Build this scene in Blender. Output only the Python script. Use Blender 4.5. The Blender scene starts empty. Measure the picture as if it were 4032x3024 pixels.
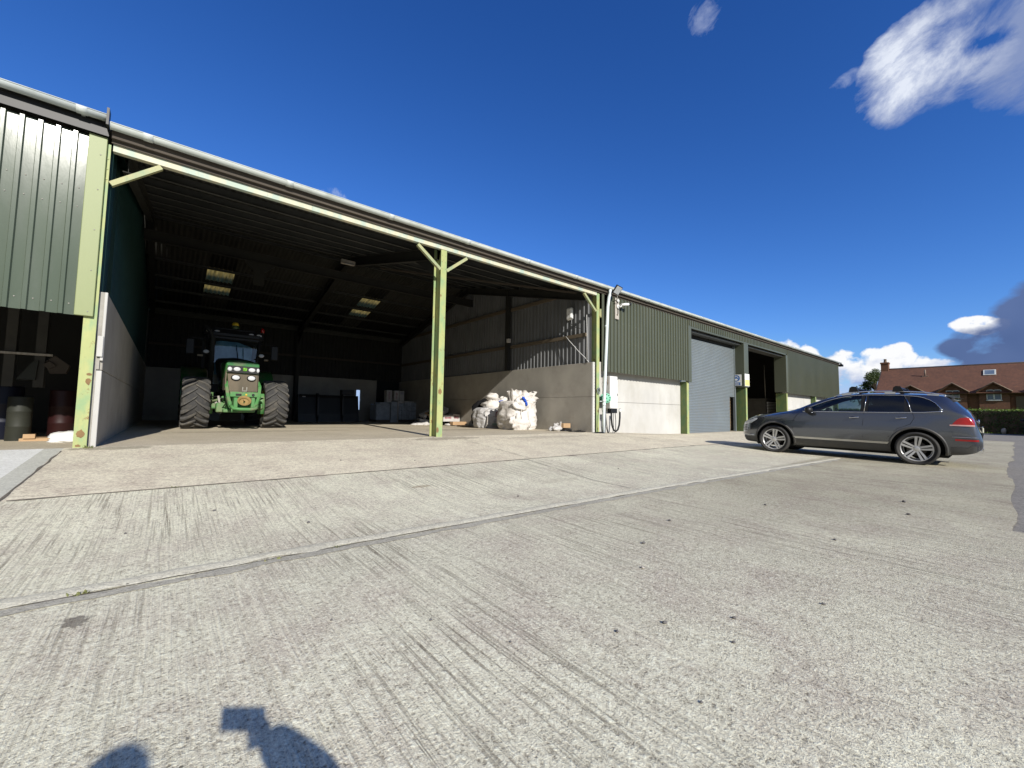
SKY_STR=.10; SKY_VAL=.785; CLOUD=7.9; EXPO=.35
import bpy, bmesh, math, random
from mathutils import Vector, Matrix, Euler, noise
R = math.radians
random.seed(7)
sc = bpy.context.scene
COL = sc.collection

# ------------------------------------------------------------------ helpers
class MB:
    """collects geometry for one mesh; several material slots by index"""
    def __init__(s): s.v=[]; s.f=[]; s.m=[]; s.sm=[]
    def face(s, idx, m=0, smooth=False): s.f.append(tuple(idx)); s.m.append(m); s.sm.append(smooth)
    def add(s, vs, fs, m=0, smooth=False):
        b=len(s.v); s.v+= [tuple(v) for v in vs]
        for f in fs: s.face([b+i for i in f], m, smooth)
        return s
    def box(s, x0,x1,y0,y1,z0,z1, m=0, M=None):
        vs=[Vector((x,y,z)) for x in (x0,x1) for y in (y0,y1) for z in (z0,z1)]
        if M is not None: vs=[M@v for v in vs]
        return s.add(vs,[(0,1,3,2),(4,6,7,5),(0,4,5,1),(2,3,7,6),(0,2,6,4),(1,5,7,3)],m)
    def bbox(s, x0,x1,y0,y1,z0,z1, b=.01, m=0, M=None):
        """box with chamfered edges"""
        xs=(x0,x1); ys=(y0,y1); zs=(z0,z1); vs=[]; idx={}
        for i in (0,1):
            for j in (0,1):
                for k in (0,1):
                    sx=b if i==0 else -b; sy=b if j==0 else -b; sz=b if k==0 else -b
                    for a in (0,1,2):
                        p=[xs[i]+sx,ys[j]+sy,zs[k]+sz]
                        p[a]=(xs[i],ys[j],zs[k])[a]
                        idx[(i,j,k,a)]=len(vs); vs.append(Vector(p))
        if M is not None: vs=[M@v for v in vs]
        fs=[]
        for i in (0,1):
            q=[idx[(i,0,0,0)],idx[(i,1,0,0)],idx[(i,1,1,0)],idx[(i,0,1,0)]]; fs.append(q if i else q[::-1])
            q=[idx[(0,i,0,1)],idx[(0,i,1,1)],idx[(1,i,1,1)],idx[(1,i,0,1)]]; fs.append(q if i else q[::-1])
            q=[idx[(0,0,i,2)],idx[(1,0,i,2)],idx[(1,1,i,2)],idx[(0,1,i,2)]]; fs.append(q if i else q[::-1])
        for i in (0,1):
            for j in (0,1):
                fs.append([idx[(i,j,0,0)],idx[(i,j,1,0)],idx[(i,j,1,1)],idx[(i,j,0,1)]])
                fs.append([idx[(i,0,j,0)],idx[(i,1,j,0)],idx[(i,1,j,2)],idx[(i,0,j,2)]])
                fs.append([idx[(0,i,j,1)],idx[(1,i,j,1)],idx[(1,i,j,2)],idx[(0,i,j,2)]])
                for k in (0,1): fs.append([idx[(i,j,k,0)],idx[(i,j,k,1)],idx[(i,j,k,2)]])
        return s.add(vs,fs,m)
    def rings(s, rings, m=0, smooth=True, close=True, cap0=True, cap1=True):
        b=len(s.v); n=len(rings[0])
        for r in rings: s.v+=[tuple(p) for p in r]
        for i in range(len(rings)-1):
            for j in range(n if close else n-1):
                k=(j+1)%n
                s.face((b+i*n+j,b+i*n+k,b+(i+1)*n+k,b+(i+1)*n+j),m,smooth)
        if cap0: s.face([b+j for j in range(n)][::-1],m,False)
        if cap1: s.face([b+(len(rings)-1)*n+j for j in range(n)],m,False)
        return s
    def tube(s, pts, r, n=8, m=0, caps=True):
        pts=[Vector(p) for p in pts]; rs=r if isinstance(r,(list,tuple)) else [r]*len(pts)
        rings=[]; prev=None
        for i,p in enumerate(pts):
            d=(pts[min(i+1,len(pts)-1)]-pts[max(i-1,0)]).normalized()
            if prev is None:
                a=Vector((0,0,1)) if abs(d.z)<.9 else Vector((1,0,0)); u=d.cross(a).normalized()
            else: u=(prev-d*prev.dot(d)).normalized()
            prev=u; w=d.cross(u)
            rings.append([p+(u*math.cos(t)+w*math.sin(t))*rs[i] for t in [2*math.pi*k/n for k in range(n)]])
        return s.rings(rings,m,True,True,caps,caps)
    def cyl(s, p0,p1,r0,r1=None,n=16,m=0): return s.tube([p0,p1],[r0,r0 if r1 is None else r1],n,m)
    def lathe(s, prof, n=32, m=0, M=None, axis='x'):
        """prof: list of (a, r); a along axis"""
        rings=[]
        for a,r in prof:
            ring=[]
            for k in range(n):
                t=2*math.pi*k/n; c,d=r*math.cos(t),r*math.sin(t)
                v=Vector((a,c,d)) if axis=='x' else (Vector((c,a,d)) if axis=='y' else Vector((c,d,a)))
                ring.append(M@v if M is not None else v)
            rings.append(ring)
        return s.rings(rings,m,True,True,False,False)
    def prism(s, poly, axis, a0, a1, m=0, M=None):
        """poly in the two other axes (order x,y,z minus axis), extruded along axis"""
        n=len(poly); vs=[]
        for a in (a0,a1):
            for p,q in poly:
                v={'x':(a,p,q),'y':(p,a,q),'z':(p,q,a)}[axis]; v=Vector(v)
                vs.append(M@v if M is not None else v)
        fs=[tuple(range(n))[::-1],tuple(range(n,2*n))]+[(i,(i+1)%n,n+(i+1)%n,n+i) for i in range(n)]
        return s.add(vs,fs,m)
    def grid(s, nu, nv, fn, m=0, smooth=True):
        b=len(s.v)
        for i in range(nu+1):
            for j in range(nv+1): s.v.append(tuple(fn(i/nu,j/nv)))
        for i in range(nu):
            for j in range(nv):
                a=b+i*(nv+1)+j; s.face((a,a+1,a+nv+2,a+nv+1),m,smooth)
        return s
    def ball(s, c, r, n=12, m=0, sc_=(1,1,1), M=None):
        def fn(u,v):
            t=2*math.pi*u; p=math.pi*v
            q=Vector((r*sc_[0]*math.sin(p)*math.cos(t), r*sc_[1]*math.sin(p)*math.sin(t), r*sc_[2]*math.cos(p)))
            if M is not None: q=M@q
            return Vector(c)+q
        return s.grid(n*2,n,fn,m)
    def build(s, name, mats, parent=None, world=True, recalc=True, weld=False, **props):
        me=bpy.data.meshes.new(name)
        vs=s.v
        if world and parent is not None:
            W=wmat(parent).inverted(); vs=[tuple(W@Vector(v)) for v in s.v]
        me.from_pydata([tuple(v) for v in vs],[],s.f)
        if not isinstance(mats,(list,tuple)): mats=[mats]
        for mt in mats: me.materials.append(mt)
        me.polygons.foreach_set('material_index',s.m); me.polygons.foreach_set('use_smooth',s.sm)
        if recalc or weld:
            bm=bmesh.new(); bm.from_mesh(me)
            if weld: bmesh.ops.remove_doubles(bm,verts=bm.verts,dist=1e-4)
            if recalc: bmesh.ops.recalc_face_normals(bm,faces=bm.faces)
            bm.to_mesh(me); bm.free()
        me.update()
        o=bpy.data.objects.new(name,me); COL.objects.link(o)
        if parent is not None: o.parent=parent
        for k,v in props.items(): o[k]=v
        return o

def wmat(o):
    M=o.matrix_basis.copy()
    while o.parent is not None:
        o=o.parent; M=o.matrix_basis@M
    return M
def thing(name, label, cat, loc=(0,0,0), rotz=0, group=None):
    o=bpy.data.objects.new(name,None); COL.objects.link(o); o.empty_display_size=.2
    o.location=loc; o.rotation_euler=(0,0,rotz); o['label']=label; o['category']=cat
    if group: o['group']=group
    return o
def tag(o,label,cat,group=None):
    o['label']=label; o['category']=cat
    if group: o['group']=group
    return o
def dup(o, parent=None):
    c=o.copy(); COL.objects.link(c)
    if parent is not None: c.parent=parent
    for ch in list(o.children): dup(ch,c)
    return c
def lerp(a,b,t): return a+(b-a)*t
def ss(t): t=max(0,min(1,t)); return t*t*(3-2*t)
def tab(T,x):
    if x<=T[0][0]: return T[0][1]
    for (a,p),(b,q) in zip(T,T[1:]):
        if x<=b: return p+(q-p)*(x-a)/(b-a)
    return T[-1][1]

# ------------------------------------------------------------------ materials
class NT:
    def __init__(s,tree): s.t=tree; s.n=tree.nodes; s.l=tree.links
    def new(s,kind,**kw):
        n=s.n.new(kind)
        for k,v in kw.items():
            if k.startswith('i_'): n.inputs[k[2:].replace('_',' ')].default_value=v
            else: setattr(n,k,v)
        return n
    def link(s,a,b): s.l.new(a,b)
    def math(s,op,a,b=None,c=None,clamp=False):
        n=s.n.new('ShaderNodeMath'); n.operation=op; n.use_clamp=clamp
        for i,x in enumerate((a,b,c)):
            if x is None: continue
            if isinstance(x,(int,float)): n.inputs[i].default_value=x
            else: s.link(x,n.inputs[i])
        return n.outputs[0]
    def mix(s,f,a,b,mode='MIX'):
        n=s.n.new('ShaderNodeMix'); n.data_type='RGBA'; n.blend_type=mode
        for i,x in ((0,f),(6,a),(7,b)):
            if isinstance(x,(int,float)): n.inputs[i].default_value=x
            elif isinstance(x,(tuple,list)): n.inputs[i].default_value=(x[0],x[1],x[2],1)
            else: s.link(x,n.inputs[i])
        return n.outputs[2]
    def noise(s,vec,scale,detail=4,rough=.55,dist=0):
        n=s.new('ShaderNodeTexNoise'); n.inputs['Scale'].default_value=scale; n.inputs['Detail'].default_value=detail
        n.inputs['Roughness'].default_value=rough; n.inputs['Distortion'].default_value=dist
        if vec is not None: s.link(vec,n.inputs['Vector'])
        return n.outputs['Fac']
    def ramp(s,f,a,b,ca=0,cb=1):
        n=s.n.new('ShaderNodeMapRange'); n.inputs[1].default_value=a; n.inputs[2].default_value=b
        n.inputs[3].default_value=ca; n.inputs[4].default_value=cb; s.link(f,n.inputs[0]); return n.outputs[0]
    def mapping(s,vec,scale=(1,1,1),rot=(0,0,0),loc=(0,0,0)):
        n=s.n.new('ShaderNodeMapping'); n.inputs['Scale'].default_value=scale; n.inputs['Rotation'].default_value=rot
        n.inputs['Location'].default_value=loc; s.link(vec,n.inputs['Vector']); return n.outputs[0]
    def bump(s,h,strength=.3,dist=.01,prev=None):
        n=s.n.new('ShaderNodeBump'); n.inputs['Strength'].default_value=strength; n.inputs['Distance'].default_value=dist
        s.link(h,n.inputs['Height'])
        if prev is not None: s.link(prev,n.inputs['Normal'])
        return n.outputs[0]
def newmat(name):
    m=bpy.data.materials.new(name); m.use_nodes=True; t=NT(m.node_tree)
    b=m.node_tree.nodes['Principled BSDF']; return m,t,b
def mat(name,c1,c2=None,scale=3,rough=.6,metal=0,bump=0,bscale=40,coat=0,stretch=(1,1,1),spec=None,dirt=None,dirt_scale=2,dirt_amt=.5,bdist=.01):
    m,t,b=newmat(name)
    tc=t.new('ShaderNodeTexCoord').outputs['Object']
    v=t.mapping(tc,stretch)
    c2=c2 or tuple(x*.75 for x in c1)
    f=t.ramp(t.noise(v,scale,5),.3,.7)
    col=t.mix(f,c1,c2)
    if dirt:
        d=t.ramp(t.noise(v,dirt_scale,6,.65),.5,.72,0,dirt_amt); col=t.mix(d,col,dirt)
    t.link(col,b.inputs['Base Color'])
    b.inputs['Roughness'].default_value=rough; b.inputs['Metallic'].default_value=metal
    b.inputs['Specular IOR Level'].default_value=.3 if spec is None else spec
    if coat: b.inputs['Coat Weight'].default_value=coat; b.inputs['Coat Roughness'].default_value=.04
    if bump: t.link(t.bump(t.noise(v,bscale,5),bump,bdist),b.inputs['Normal'])
    return m
def concrete(name, ca, cb, dark, groove=0., speck=1., gdir=0, stain=None, wet=None, pink=None, fine=85, slabs=False):
    """brushed yard concrete: broad tone change, aggregate speckle, tamped grooves across the slab"""
    m,t,b=newmat(name)
    P=t.new('ShaderNodeTexCoord').outputs['Object']
    big=t.ramp(t.noise(P,.35,5,.6),.32,.68)
    col=t.mix(big,ca,cb)
    mid=t.ramp(t.noise(t.mapping(P,(1,1,1),loc=(5,3,0)),1.7,7,.68),.44,.66,0,.75)
    col=t.mix(mid,col,pink or tuple(x*.82 for x in ca))
    # aggregate
    n1=t.noise(P,fine,3,.7,.6); n2=t.noise(t.mapping(P,(1,1.0,1),loc=(2,7,1)),fine*.36,4,.65,.4)
    sp=t.math('ADD',t.math('MULTIPLY',n1,.62),t.math('MULTIPLY',n2,.38))
    spd=t.ramp(sp,.36,.485,1,0); spl=t.ramp(sp,.51,.60)
    col=t.mix(t.math('MULTIPLY',spd,.80*speck),col,dark)
    col=t.mix(t.math('MULTIPLY',spl,.50*speck),col,tuple(min(1,x*1.45) for x in ca))
    h=sp
    vor=t.new('ShaderNodeTexVoronoi'); vor.inputs['Scale'].default_value=9; t.link(P,vor.inputs['Vector'])
    vor.inputs['Randomness'].default_value=1
    pit=t.ramp(vor.outputs['Distance'],.05,.085,1,0)
    vs=t.new('ShaderNodeSeparateColor'); t.link(vor.outputs['Color'],vs.inputs[0])
    pit=t.math('MULTIPLY',pit,t.ramp(vs.outputs[0],.72,.74))
    col=t.mix(t.math('MULTIPLY',pit,.75),col,tuple(x*.35 for x in dark))
    if groove>0:
        gm=t.mapping(P,(62,1.3,1) if gdir==0 else (1.3,62,1))
        g=t.noise(gm,1,4,.6,.25)
        gm2=t.mapping(P,(11,.4,1) if gdir==0 else (.4,11,1),loc=(3,1,0))
        g2=t.noise(gm2,1,5,.62,.15)
        mask=t.ramp(t.noise(t.mapping(P,(1.2,.7,1),loc=(9,2,4)),.9,5,.65),.42,.64)
        gd=t.math('MULTIPLY',t.ramp(g,.475,.385),t.math('ADD',t.math('MULTIPLY',mask,.85),.15))
        gd2=t.math('MULTIPLY',t.math('MULTIPLY',t.ramp(g2,.40,.32),t.ramp(mask,.55,1.0)),.7)
        gd=t.math('MAXIMUM',gd,gd2)
        gd=t.math('MULTIPLY',gd,t.ramp(n2,.36,.56,.25,1))
        col=t.mix(t.math('MULTIPLY',gd,groove),col,dark)
        gl=t.math('MULTIPLY',t.ramp(g,.56,.66),.25*groove); col=t.mix(gl,col,tuple(min(1,x*1.3) for x in ca))
        h=t.math('ADD',h,t.math('MULTIPLY',g,.8))
    if stain:
        for (sx,sy,rx,ry,a,cc) in stain:
            d=t.new('ShaderNodeVectorMath',operation='LENGTH')
            mp=t.mapping(P,(1/rx,1/ry,0),loc=(-sx/rx,-sy/ry,0)); t.link(mp,d.inputs[0])
            q=t.math('ADD',d.outputs['Value'],t.math('MULTIPLY',t.math('SUBTRACT',t.noise(P,5 if rx>.12 else 22,4),.5),1.9))
            col=t.mix(t.ramp(q,1.05,.8,0,a),col,cc)
    if slabs:   # separately cast slabs weather to different tones
        sx=t.new('ShaderNodeSeparateXYZ'); t.link(P,sx.inputs[0])
        wob=t.math('MULTIPLY',t.math('SUBTRACT',t.noise(P,.5,3),.5),3)
        k=t.math('MULTIPLY',t.ramp(t.math('ADD',sx.outputs[0],wob),1.5,7.5),t.ramp(sx.outputs[1],-5.85,-6.0)); col=t.mix(t.math('MULTIPLY',k,.85),col,t.mix(1.0,col,(.62,.60,.56),'MULTIPLY'))
    t.link(col,b.inputs['Base Color']); b.inputs['Roughness'].default_value=.92
    b.inputs['Specular IOR Level'].default_value=.25
    t.link(t.bump(h,.85,.012 if speck else .003),b.inputs['Normal'])
    return m

M={}
M['yard']=concrete('yard_concrete_mat',(.76,.72,.545),(.54,.505,.385),(.17,.145,.105),groove=.9,speck=1.1,slabs=True,pink=(.50,.43,.345),
    stain=[(-.29,-6.17,.055,.07,.75,(.13,.11,.09)),(2.6,-4.2,.14,.05,.5,(.22,.15,.08)),(4.6,-4.7,.5,.10,.2,(.26,.2,.15))])
M['apron']=concrete('apron_concrete_mat',(.74,.665,.50),(.61,.55,.42),(.24,.20,.145),groove=.25,speck=.9,gdir=1,fine=48,pink=(.50,.42,.33),
    stain=[(5.3,-.3,.9,.22,.55,(.20,.17,.13)),(-.6,-.15,.5,.16,.6,(.19,.17,.12)),(8.5,-.6,1.6,.2,.35,(.26,.22,.18)),(14,-.3,3,.25,.4,(.24,.21,.17))])
M['floor']=concrete('barn_floor_mat',(.58,.51,.38),(.43,.375,.28),(.20,.16,.12),groove=.5,speck=.5,gdir=1,fine=40,
    stain=[(2.2,4.2,2.5,.5,.35,(.22,.18,.14)),(8,3.2,1.6,.4,.5,(.22,.185,.15)),(5.7,6,3,.35,.3,(.24,.2,.16))])
M['slab']=concrete('pale_slab_mat',(.76,.75,.68),(.66,.65,.59),(.36,.34,.30),groove=.45,speck=.6,gdir=1,fine=60)
M['band']=concrete('joint_band_mat',(.46,.435,.36),(.35,.33,.27),(.16,.14,.11),groove=0,speck=.8,fine=80)
M['drain']=concrete('drain_strip_mat',(.56,.55,.47),(.46,.45,.38),(.25,.23,.19),groove=0,speck=.6,fine=60)
M['strip']=mat('strip_concrete',(.36,.345,.305),(.27,.255,.225),6,.9,bump=.3,bscale=60)
M['joint']=concrete('joint_mortar',(.62,.59,.47),(.52,.49,.39),(.20,.17,.14),groove=0,speck=.7,fine=70)
M['gap']=mat('joint_dirt',(.17,.145,.115),(.10,.09,.07),9,.95)
M['asphalt']=concrete('asphalt_mat',(.27,.25,.215),(.21,.195,.17),(.09,.085,.075),groove=0,speck=.9,fine=45)
M['grass']=mat('field_grass',(.10,.16,.035),(.06,.10,.02),1.5,.9,bump=.4,bscale=9)
M['panel']=mat('precast_panel',(.40,.375,.325),(.32,.30,.26),1.3,.85,bump=.12,bscale=60,dirt=(.24,.22,.19),dirt_scale=1.4,dirt_amt=.5)
M['panel_white']=mat('limewashed_panel',(.53,.52,.485),(.44,.43,.40),1.2,.85,bump=.12,bscale=50,stretch=(1,1,.6),dirt=(.38,.36,.31),dirt_scale=1.1,dirt_amt=.55)
def green_paint(name,a,b_,rust=.8,rough=.5):
    m,t,b=newmat(name); P=t.new('ShaderNodeTexCoord').outputs['Object']
    col=t.mix(t.ramp(t.noise(t.mapping(P,(2,2,.7)),2.2,5,.6),.35,.65),a,b_)
    col=t.mix(t.ramp(t.noise(t.mapping(P,(3,3,1.6),loc=(4,0,2)),1.6,5),.44,.62,0,.75),col,tuple(x*y for x,y in zip(a,(.66,.92,1.15))))
    r=t.ramp(t.noise(t.mapping(P,(6,6,3.5),loc=(1,8,0)),1.5,7,.7),.595,.64,0,rust); col=t.mix(r,col,(.20,.10,.045))
    sc2=t.ramp(t.noise(t.mapping(P,(60,60,3)),1,3),.68,.72,0,.5); col=t.mix(sc2,col,(.12,.14,.07))
    t.link(col,b.inputs['Base Color']); b.inputs['Roughness'].default_value=rough; b.inputs['Specular IOR Level'].default_value=.2
    t.link(t.bump(t.noise(P,60,4),.08,.004),b.inputs['Normal']); return m
M['post']=green_paint('pale_green_post_paint',(.33,.37,.155),(.39,.40,.17))
M['brace']=green_paint('brace_paint',(.34,.34,.17),(.40,.38,.20),.6)
M['beam']=green_paint('eaves_beam_paint',(.50,.48,.34),(.58,.54,.40),.15)
M['deepgreen']=mat('deep_green_coat',(.045,.075,.05),(.035,.06,.04),2,.45)
M['clad']=mat('olive_sheet',(.088,.096,.066),(.072,.080,.056),.9,.38,stretch=(1,1,.35),dirt=(.095,.10,.08),dirt_scale=.6,dirt_amt=.5)
M['clad_shiny']=mat('weathered_green_sheet',(.082,.104,.072),(.065,.083,.057),1.1,.15,metal=0,spec=.45,stretch=(1,1,.3),dirt=(.13,.14,.12),dirt_scale=1.5,dirt_amt=.4,bump=.05,bscale=3,bdist=.05)
M['flash']=mat('pale_green_flashing',(.215,.255,.11),(.24,.27,.125),.8,.45,stretch=(1,1,.3))
M['post_side_shade']=green_paint('shaded_green_post_side',(.115,.155,.06),(.14,.175,.07),.4)  # post green darkened: shade of the grazing side put into the colour
M['clad_in']=mat('sheet_inner_grey',(.17,.175,.18),(.12,.125,.13),2,.6,stretch=(1,1,.4))
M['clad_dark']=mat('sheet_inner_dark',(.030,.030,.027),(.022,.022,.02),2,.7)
M['teal']=mat('dark_teal_sheet',(.015,.05,.045),(.012,.035,.032),2,.5)
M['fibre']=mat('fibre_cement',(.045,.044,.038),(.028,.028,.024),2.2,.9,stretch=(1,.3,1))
M['purlin']=mat('galvanised_purlin',(.075,.077,.072),(.05,.052,.05),2,.6)
M['steel_dark']=mat('dark_frame_steel',(.030,.030,.026),(.022,.022,.02),2,.7)
M['fascia']=mat('fascia_brown',(.085,.070,.055),(.06,.05,.04),2,.8,stretch=(.3,1,1))
M['gutter']=mat('grey_plastic_gutter',(.62,.66,.63),(.52,.56,.53),1.6,.4,dirt=(.35,.38,.33),dirt_scale=3,dirt_amt=.5)
M['pipe']=mat('pale_grey_pipe',(.66,.72,.74),(.60,.66,.68),1.2,.3)
M['black']=mat('black_plastic',(.015,.015,.016),(.011,.011,.012),3,.45)
M['rubber']=mat('tyre_rubber',(.030,.030,.031),(.045,.043,.040),5,.8,bump=.15,bscale=50)
M['wood']=mat('timber_rail',(.15,.12,.085),(.10,.08,.055),3,.8,stretch=(1,8,8))
M['board']=mat('weathered_board',(.46,.43,.38),(.30,.27,.23),4,.85,stretch=(8,8,1))
M['white']=mat('white_plastic',(.75,.75,.73),(.68,.68,.66),2,.45)
M['cabinet']=mat('white_cabinet',(.68,.66,.63),(.60,.58,.55),2,.5,dirt=(.45,.42,.38),dirt_scale=2,dirt_amt=.4)
M['roller']=mat('roller_slats',(.24,.275,.29),(.20,.23,.245),1.2,.42,metal=.35,dirt=(.30,.30,.28),dirt_scale=1.2,dirt_amt=.35)
M['rust']=mat('rusty_steel',(.24,.15,.065),(.16,.10,.05),6,.85)
M['wire']=mat('cable_black',(.02,.02,.02),None,3,.6)
M['glasslens']=mat('lamp_glass',(.42,.44,.45),(.34,.35,.36),30,.15)
M['blue']=mat('blue_tape',(.02,.10,.55),(.015,.07,.42),5,.5)
def skylight_mat():
    m,t,b=newmat('translucent_rooflight'); n=t.n; out=n['Material Output']
    tr=t.new('ShaderNodeBsdfTranslucent'); pass
    df=t.new('ShaderNodeBsdfDiffuse'); df.inputs['Color'].default_value=(.25,.24,.16,1)
    P=t.new('ShaderNodeTexCoord').outputs['Object']
    t.link(t.mix(t.ramp(t.noise(t.mapping(P,(7,1,1)),2,4),.3,.7),(.62,.55,.33),(.34,.30,.17)),tr.inputs['Color'])
    mx=t.new('ShaderNodeMixShader'); mx.inputs[0].default_value=.3
    t.link(tr.outputs[0],mx.inputs[1]); t.link(df.outputs[0],mx.inputs[2]); t.link(mx.outputs[0],out.inputs['Surface']); return m
M['rooflight']=skylight_mat()

# ------------------------------------------------------------------ ground
def zfac(x): return -.2*ss((x-10.5)/7.0)
def gz(x,y):
    """ground height: level barn floor, apron falling to the yard"""
    if y>=0:
        return zfac(x)*(1 if x>11.5 else .0) - (.07*ss((x-7)/4)*ss((y-2)/5) if x<11.6 else 0)
    if y>-4.9: return lerp(-.385, zfac(x)+(0 if x<11.5 else 0), (y+4.9)/4.9)
    if y>-9: return lerp(-.44,-.385,(y+9)/4.1)
    return -.44
def sheet(name, x0,x1,y0,y1, m, dz=0, step=1.0, edge=None, kinks=(-9,-4.9)):
    """one sheet whose rows fall on the kinks of the profile, so that joints can lie 4 mm above it"""
    mb=MB(); nx=max(1,int((x1-x0)/step))
    ks=[k for k in kinks if y0<k<y1]; ys=[]
    for a,b in zip([y0]+ks,ks+[y1]):
        n=max(1,int((b-a)/1.0)); ys+=[lerp(a,b,i/n) for i in range(n)]
    ys.append(y1); ny=len(ys)-1
    def fn(u,v):
        j=int(round(v*ny)); x=lerp(x0,x1,u); y=ys[j]
        yy=min(y,-1e-6) if y1<=0 else max(y,0)
        z=gz(x,yy)+dz
        if edge: y=edge(x,y,v)
        return (x,y,z)
    mb.grid(nx,ny,fn,0,True)
    o=mb.build(name,m); o['kind']='structure'
    return o
g=MB(); g.add([(-500,-500,-.53),(600,-500,-.53),(600,500,-.53),(-500,500,-.53)],[(0,1,2,3)]); o=g.build('ground',M['grass']); o['kind']='structure'
def rag(x,y,v):
    if v<.001: return y+.10*noise.noise(Vector((x*.6,0,0)))+.03*noise.noise(Vector((x*3,3,0)))+.08*(ss(x-12)-ss(x-17))
    return y
sheet('concrete_yard',-30,6.5,-30,-3.15,M['yard'])
sheet('concrete_yard',6.5,32.3,-9.1,-3.15,M['yard'],step=.3,edge=rag,kinks=(-4.9,))
sheet('concrete_apron',-1.16,32.3,-3.15,0,M['apron'])
sheet('pale_slab',-30,-1.36,-3.15,0,M['slab'])
sheet('drain_strip',-1.36,-1.16,-3.15,0,M['drain'])
sheet('barn_floor',-1.16,11.55,0,15.7,M['floor'])
sheet('workshop_floor',11.55,42.6,0,15.7,M['floor'])
sheet('shed_floor',-20,-1.16,0,12,M['floor'],dz=-.03)
mb=MB(); mb.add([(6.4,-30,-.455),(46.9,-30,-.455),(46.9,-8.9,-.455),(6.4,-8.9,-.455)],[(0,1,2,3)])
mb.add([(32.2,-8.9,-.455),(49.4,-8.9,-.455),(49.4,40,-.455),(32.2,40,-.455)],[(0,1,2,3)])
mb.add([(46.9,-30,-.455),(49.4,-30,-.455),(49.4,-8.9,-.455),(46.9,-8.9,-.455)],[(0,1,2,3)])
o=mb.build('asphalt_road',M['asphalt']); o['kind']='structure'
# raised mortar fillet along the slab joint and dirt lines in the other joints
def line_strip(name,m,pts,w,dz,jag=.0,seed=0,step=.12):
    mb=MB(); P=[]
    for (a,b) in zip(pts,pts[1:]):
        a=Vector(a); b=Vector(b); n=max(1,int((b-a).length/step))
        for i in range(n+ (1 if b==Vector(pts[-1]) else 0)): P.append(a.lerp(b,i/n))
    L=[]
    for i,p in enumerate(P):
        d=(P[min(i+1,len(P)-1)]-P[max(i-1,0)]).normalized(); nn=Vector((-d.y,d.x))
        j1=jag*noise.noise(Vector((i*.35,seed,0))); j2=jag*noise.noise(Vector((i*.35,seed+9,0)))
        L.append((p+nn*(w/2+j1),p,p-nn*(w/2+j2)))
    vs=[]; fs=[]
    for a,c,b in L:
        for q,zz in ((a,.0),(c,dz),(b,.0)):
            yy=q.y if abs(q.y)>1e-6 else -1e-6
            vs.append((q.x,q.y,gz(q.x,yy)+.004+zz))
    for i in range(len(L)-1):
        k=i*3; fs+=[(k,k+1,k+4,k+3),(k+1,k+2,k+5,k+4)]
    mb.add(vs,fs,0,True); o=mb.build(name,m); o['kind']='structure'; return o
line_strip('joint_fillet',M['joint'],[(-6,-5.72),(1,-5.72),(6,-5.86),(13.3,-6.25)],.135,.014,.045,1,step=.09)
line_strip('slab_joint',M['gap'],[(-6,-5.80),(1,-5.80),(6,-5.935),(13.3,-6.33)],.010,.001,.02,2)
line_strip('joint_band',M['band'],[(-6,-5.86),(1,-5.86),(6,-5.99),(13.3,-6.37)],.09,.001,.05,4,step=.09)
line_strip('slab_joint',M['gap'],[(-1.1,-3.15),(20,-3.15)],.03,.004,.04,3)
line_strip('slab_joint',M['band'],[(5.35,-3.1),(5.1,-5.65)],.018,.001,.02,5)
line_strip('slab_joint',M['band'],[(5.5,-3.1),(5.6,-.6)],.012,.001,.015,6)
line_strip('slab_joint',M['band'],[(12.0,-3.1),(11.75,-.2)],.02,.001,.015,8)
line_strip('slab_joint',M['gap'],[(-1.15,-3.15),(-1.15,-.3)],.02,.003,.03,7)
M['fascia2']=mat('dusty_grey_column',(.07,.067,.058),(.05,.048,.042),3,.8)
# ------------------------------------------------------------------ profiles
def hbeam(mb, cx, y0, depth, w, z0, z1, tf=.014, tw=.01, m=0):
    """upright I-beam, flanges facing -Y/+Y"""
    mb.box(cx-w/2,cx+w/2,y0,y0+tf,z0,z1,m); mb.box(cx-w/2,cx+w/2,y0+depth-tf,y0+depth,z0,z1,m)
    mb.box(cx-tw/2,cx+tw/2,y0+tf,y0+depth-tf,z0,z1,m)
def ibeam_between(mb,p0,p1,h,w,tf=.014,tw=.01,m=0):
    """I-beam along p0-p1, web vertical"""
    p0=Vector(p0); p1=Vector(p1); d=(p1-p0); L=d.length; d.normalize()
    up=Vector((0,0,1)); side=d.cross(up).normalized(); u=side.cross(d).normalized()
    Mx=Matrix(((d.x,side.x,u.x,p0.x),(d.y,side.y,u.y,p0.y),(d.z,side.z,u.z,p0.z),(0,0,0,1)))
    mb.box(0,L,-w/2,w/2,h/2-tf,h/2,m,Mx); mb.box(0,L,-w/2,w/2,-h/2,-h/2+tf,m,Mx); mb.box(0,L,-tw/2,tw/2,-h/2+tf,h/2-tf,m,Mx)
def bar(mb,p0,p1,w,h,m=0,up=(0,0,1)):
    p0=Vector(p0); p1=Vector(p1); d=(p1-p0); L=d.length; d.normalize()
    side=d.cross(Vector(up)).normalized(); u=side.cross(d).normalized()
    Mx=Matrix(((d.x,side.x,u.x,p0.x),(d.y,side.y,u.y,p0.y),(d.z,side.z,u.z,p0.z),(0,0,0,1)))
    mb.box(0,L,-w/2,w/2,-h/2,h/2,m,Mx); return mb
def clad_profile(x0,x1,pitch,rib,depth,slope=.02):
    """trapezoid profile: list of (s, out)"""
    pts=[]; s=x0
    while s<x1-1e-6:
        for a,o in ((0,0),(pitch-rib-2*slope,0),(pitch-rib-slope,depth),(pitch-slope,depth),):
            q=s+a
            if q<=x1: pts.append((q,o))
        s+=pitch
    pts.append((x1,0)); return pts
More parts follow.
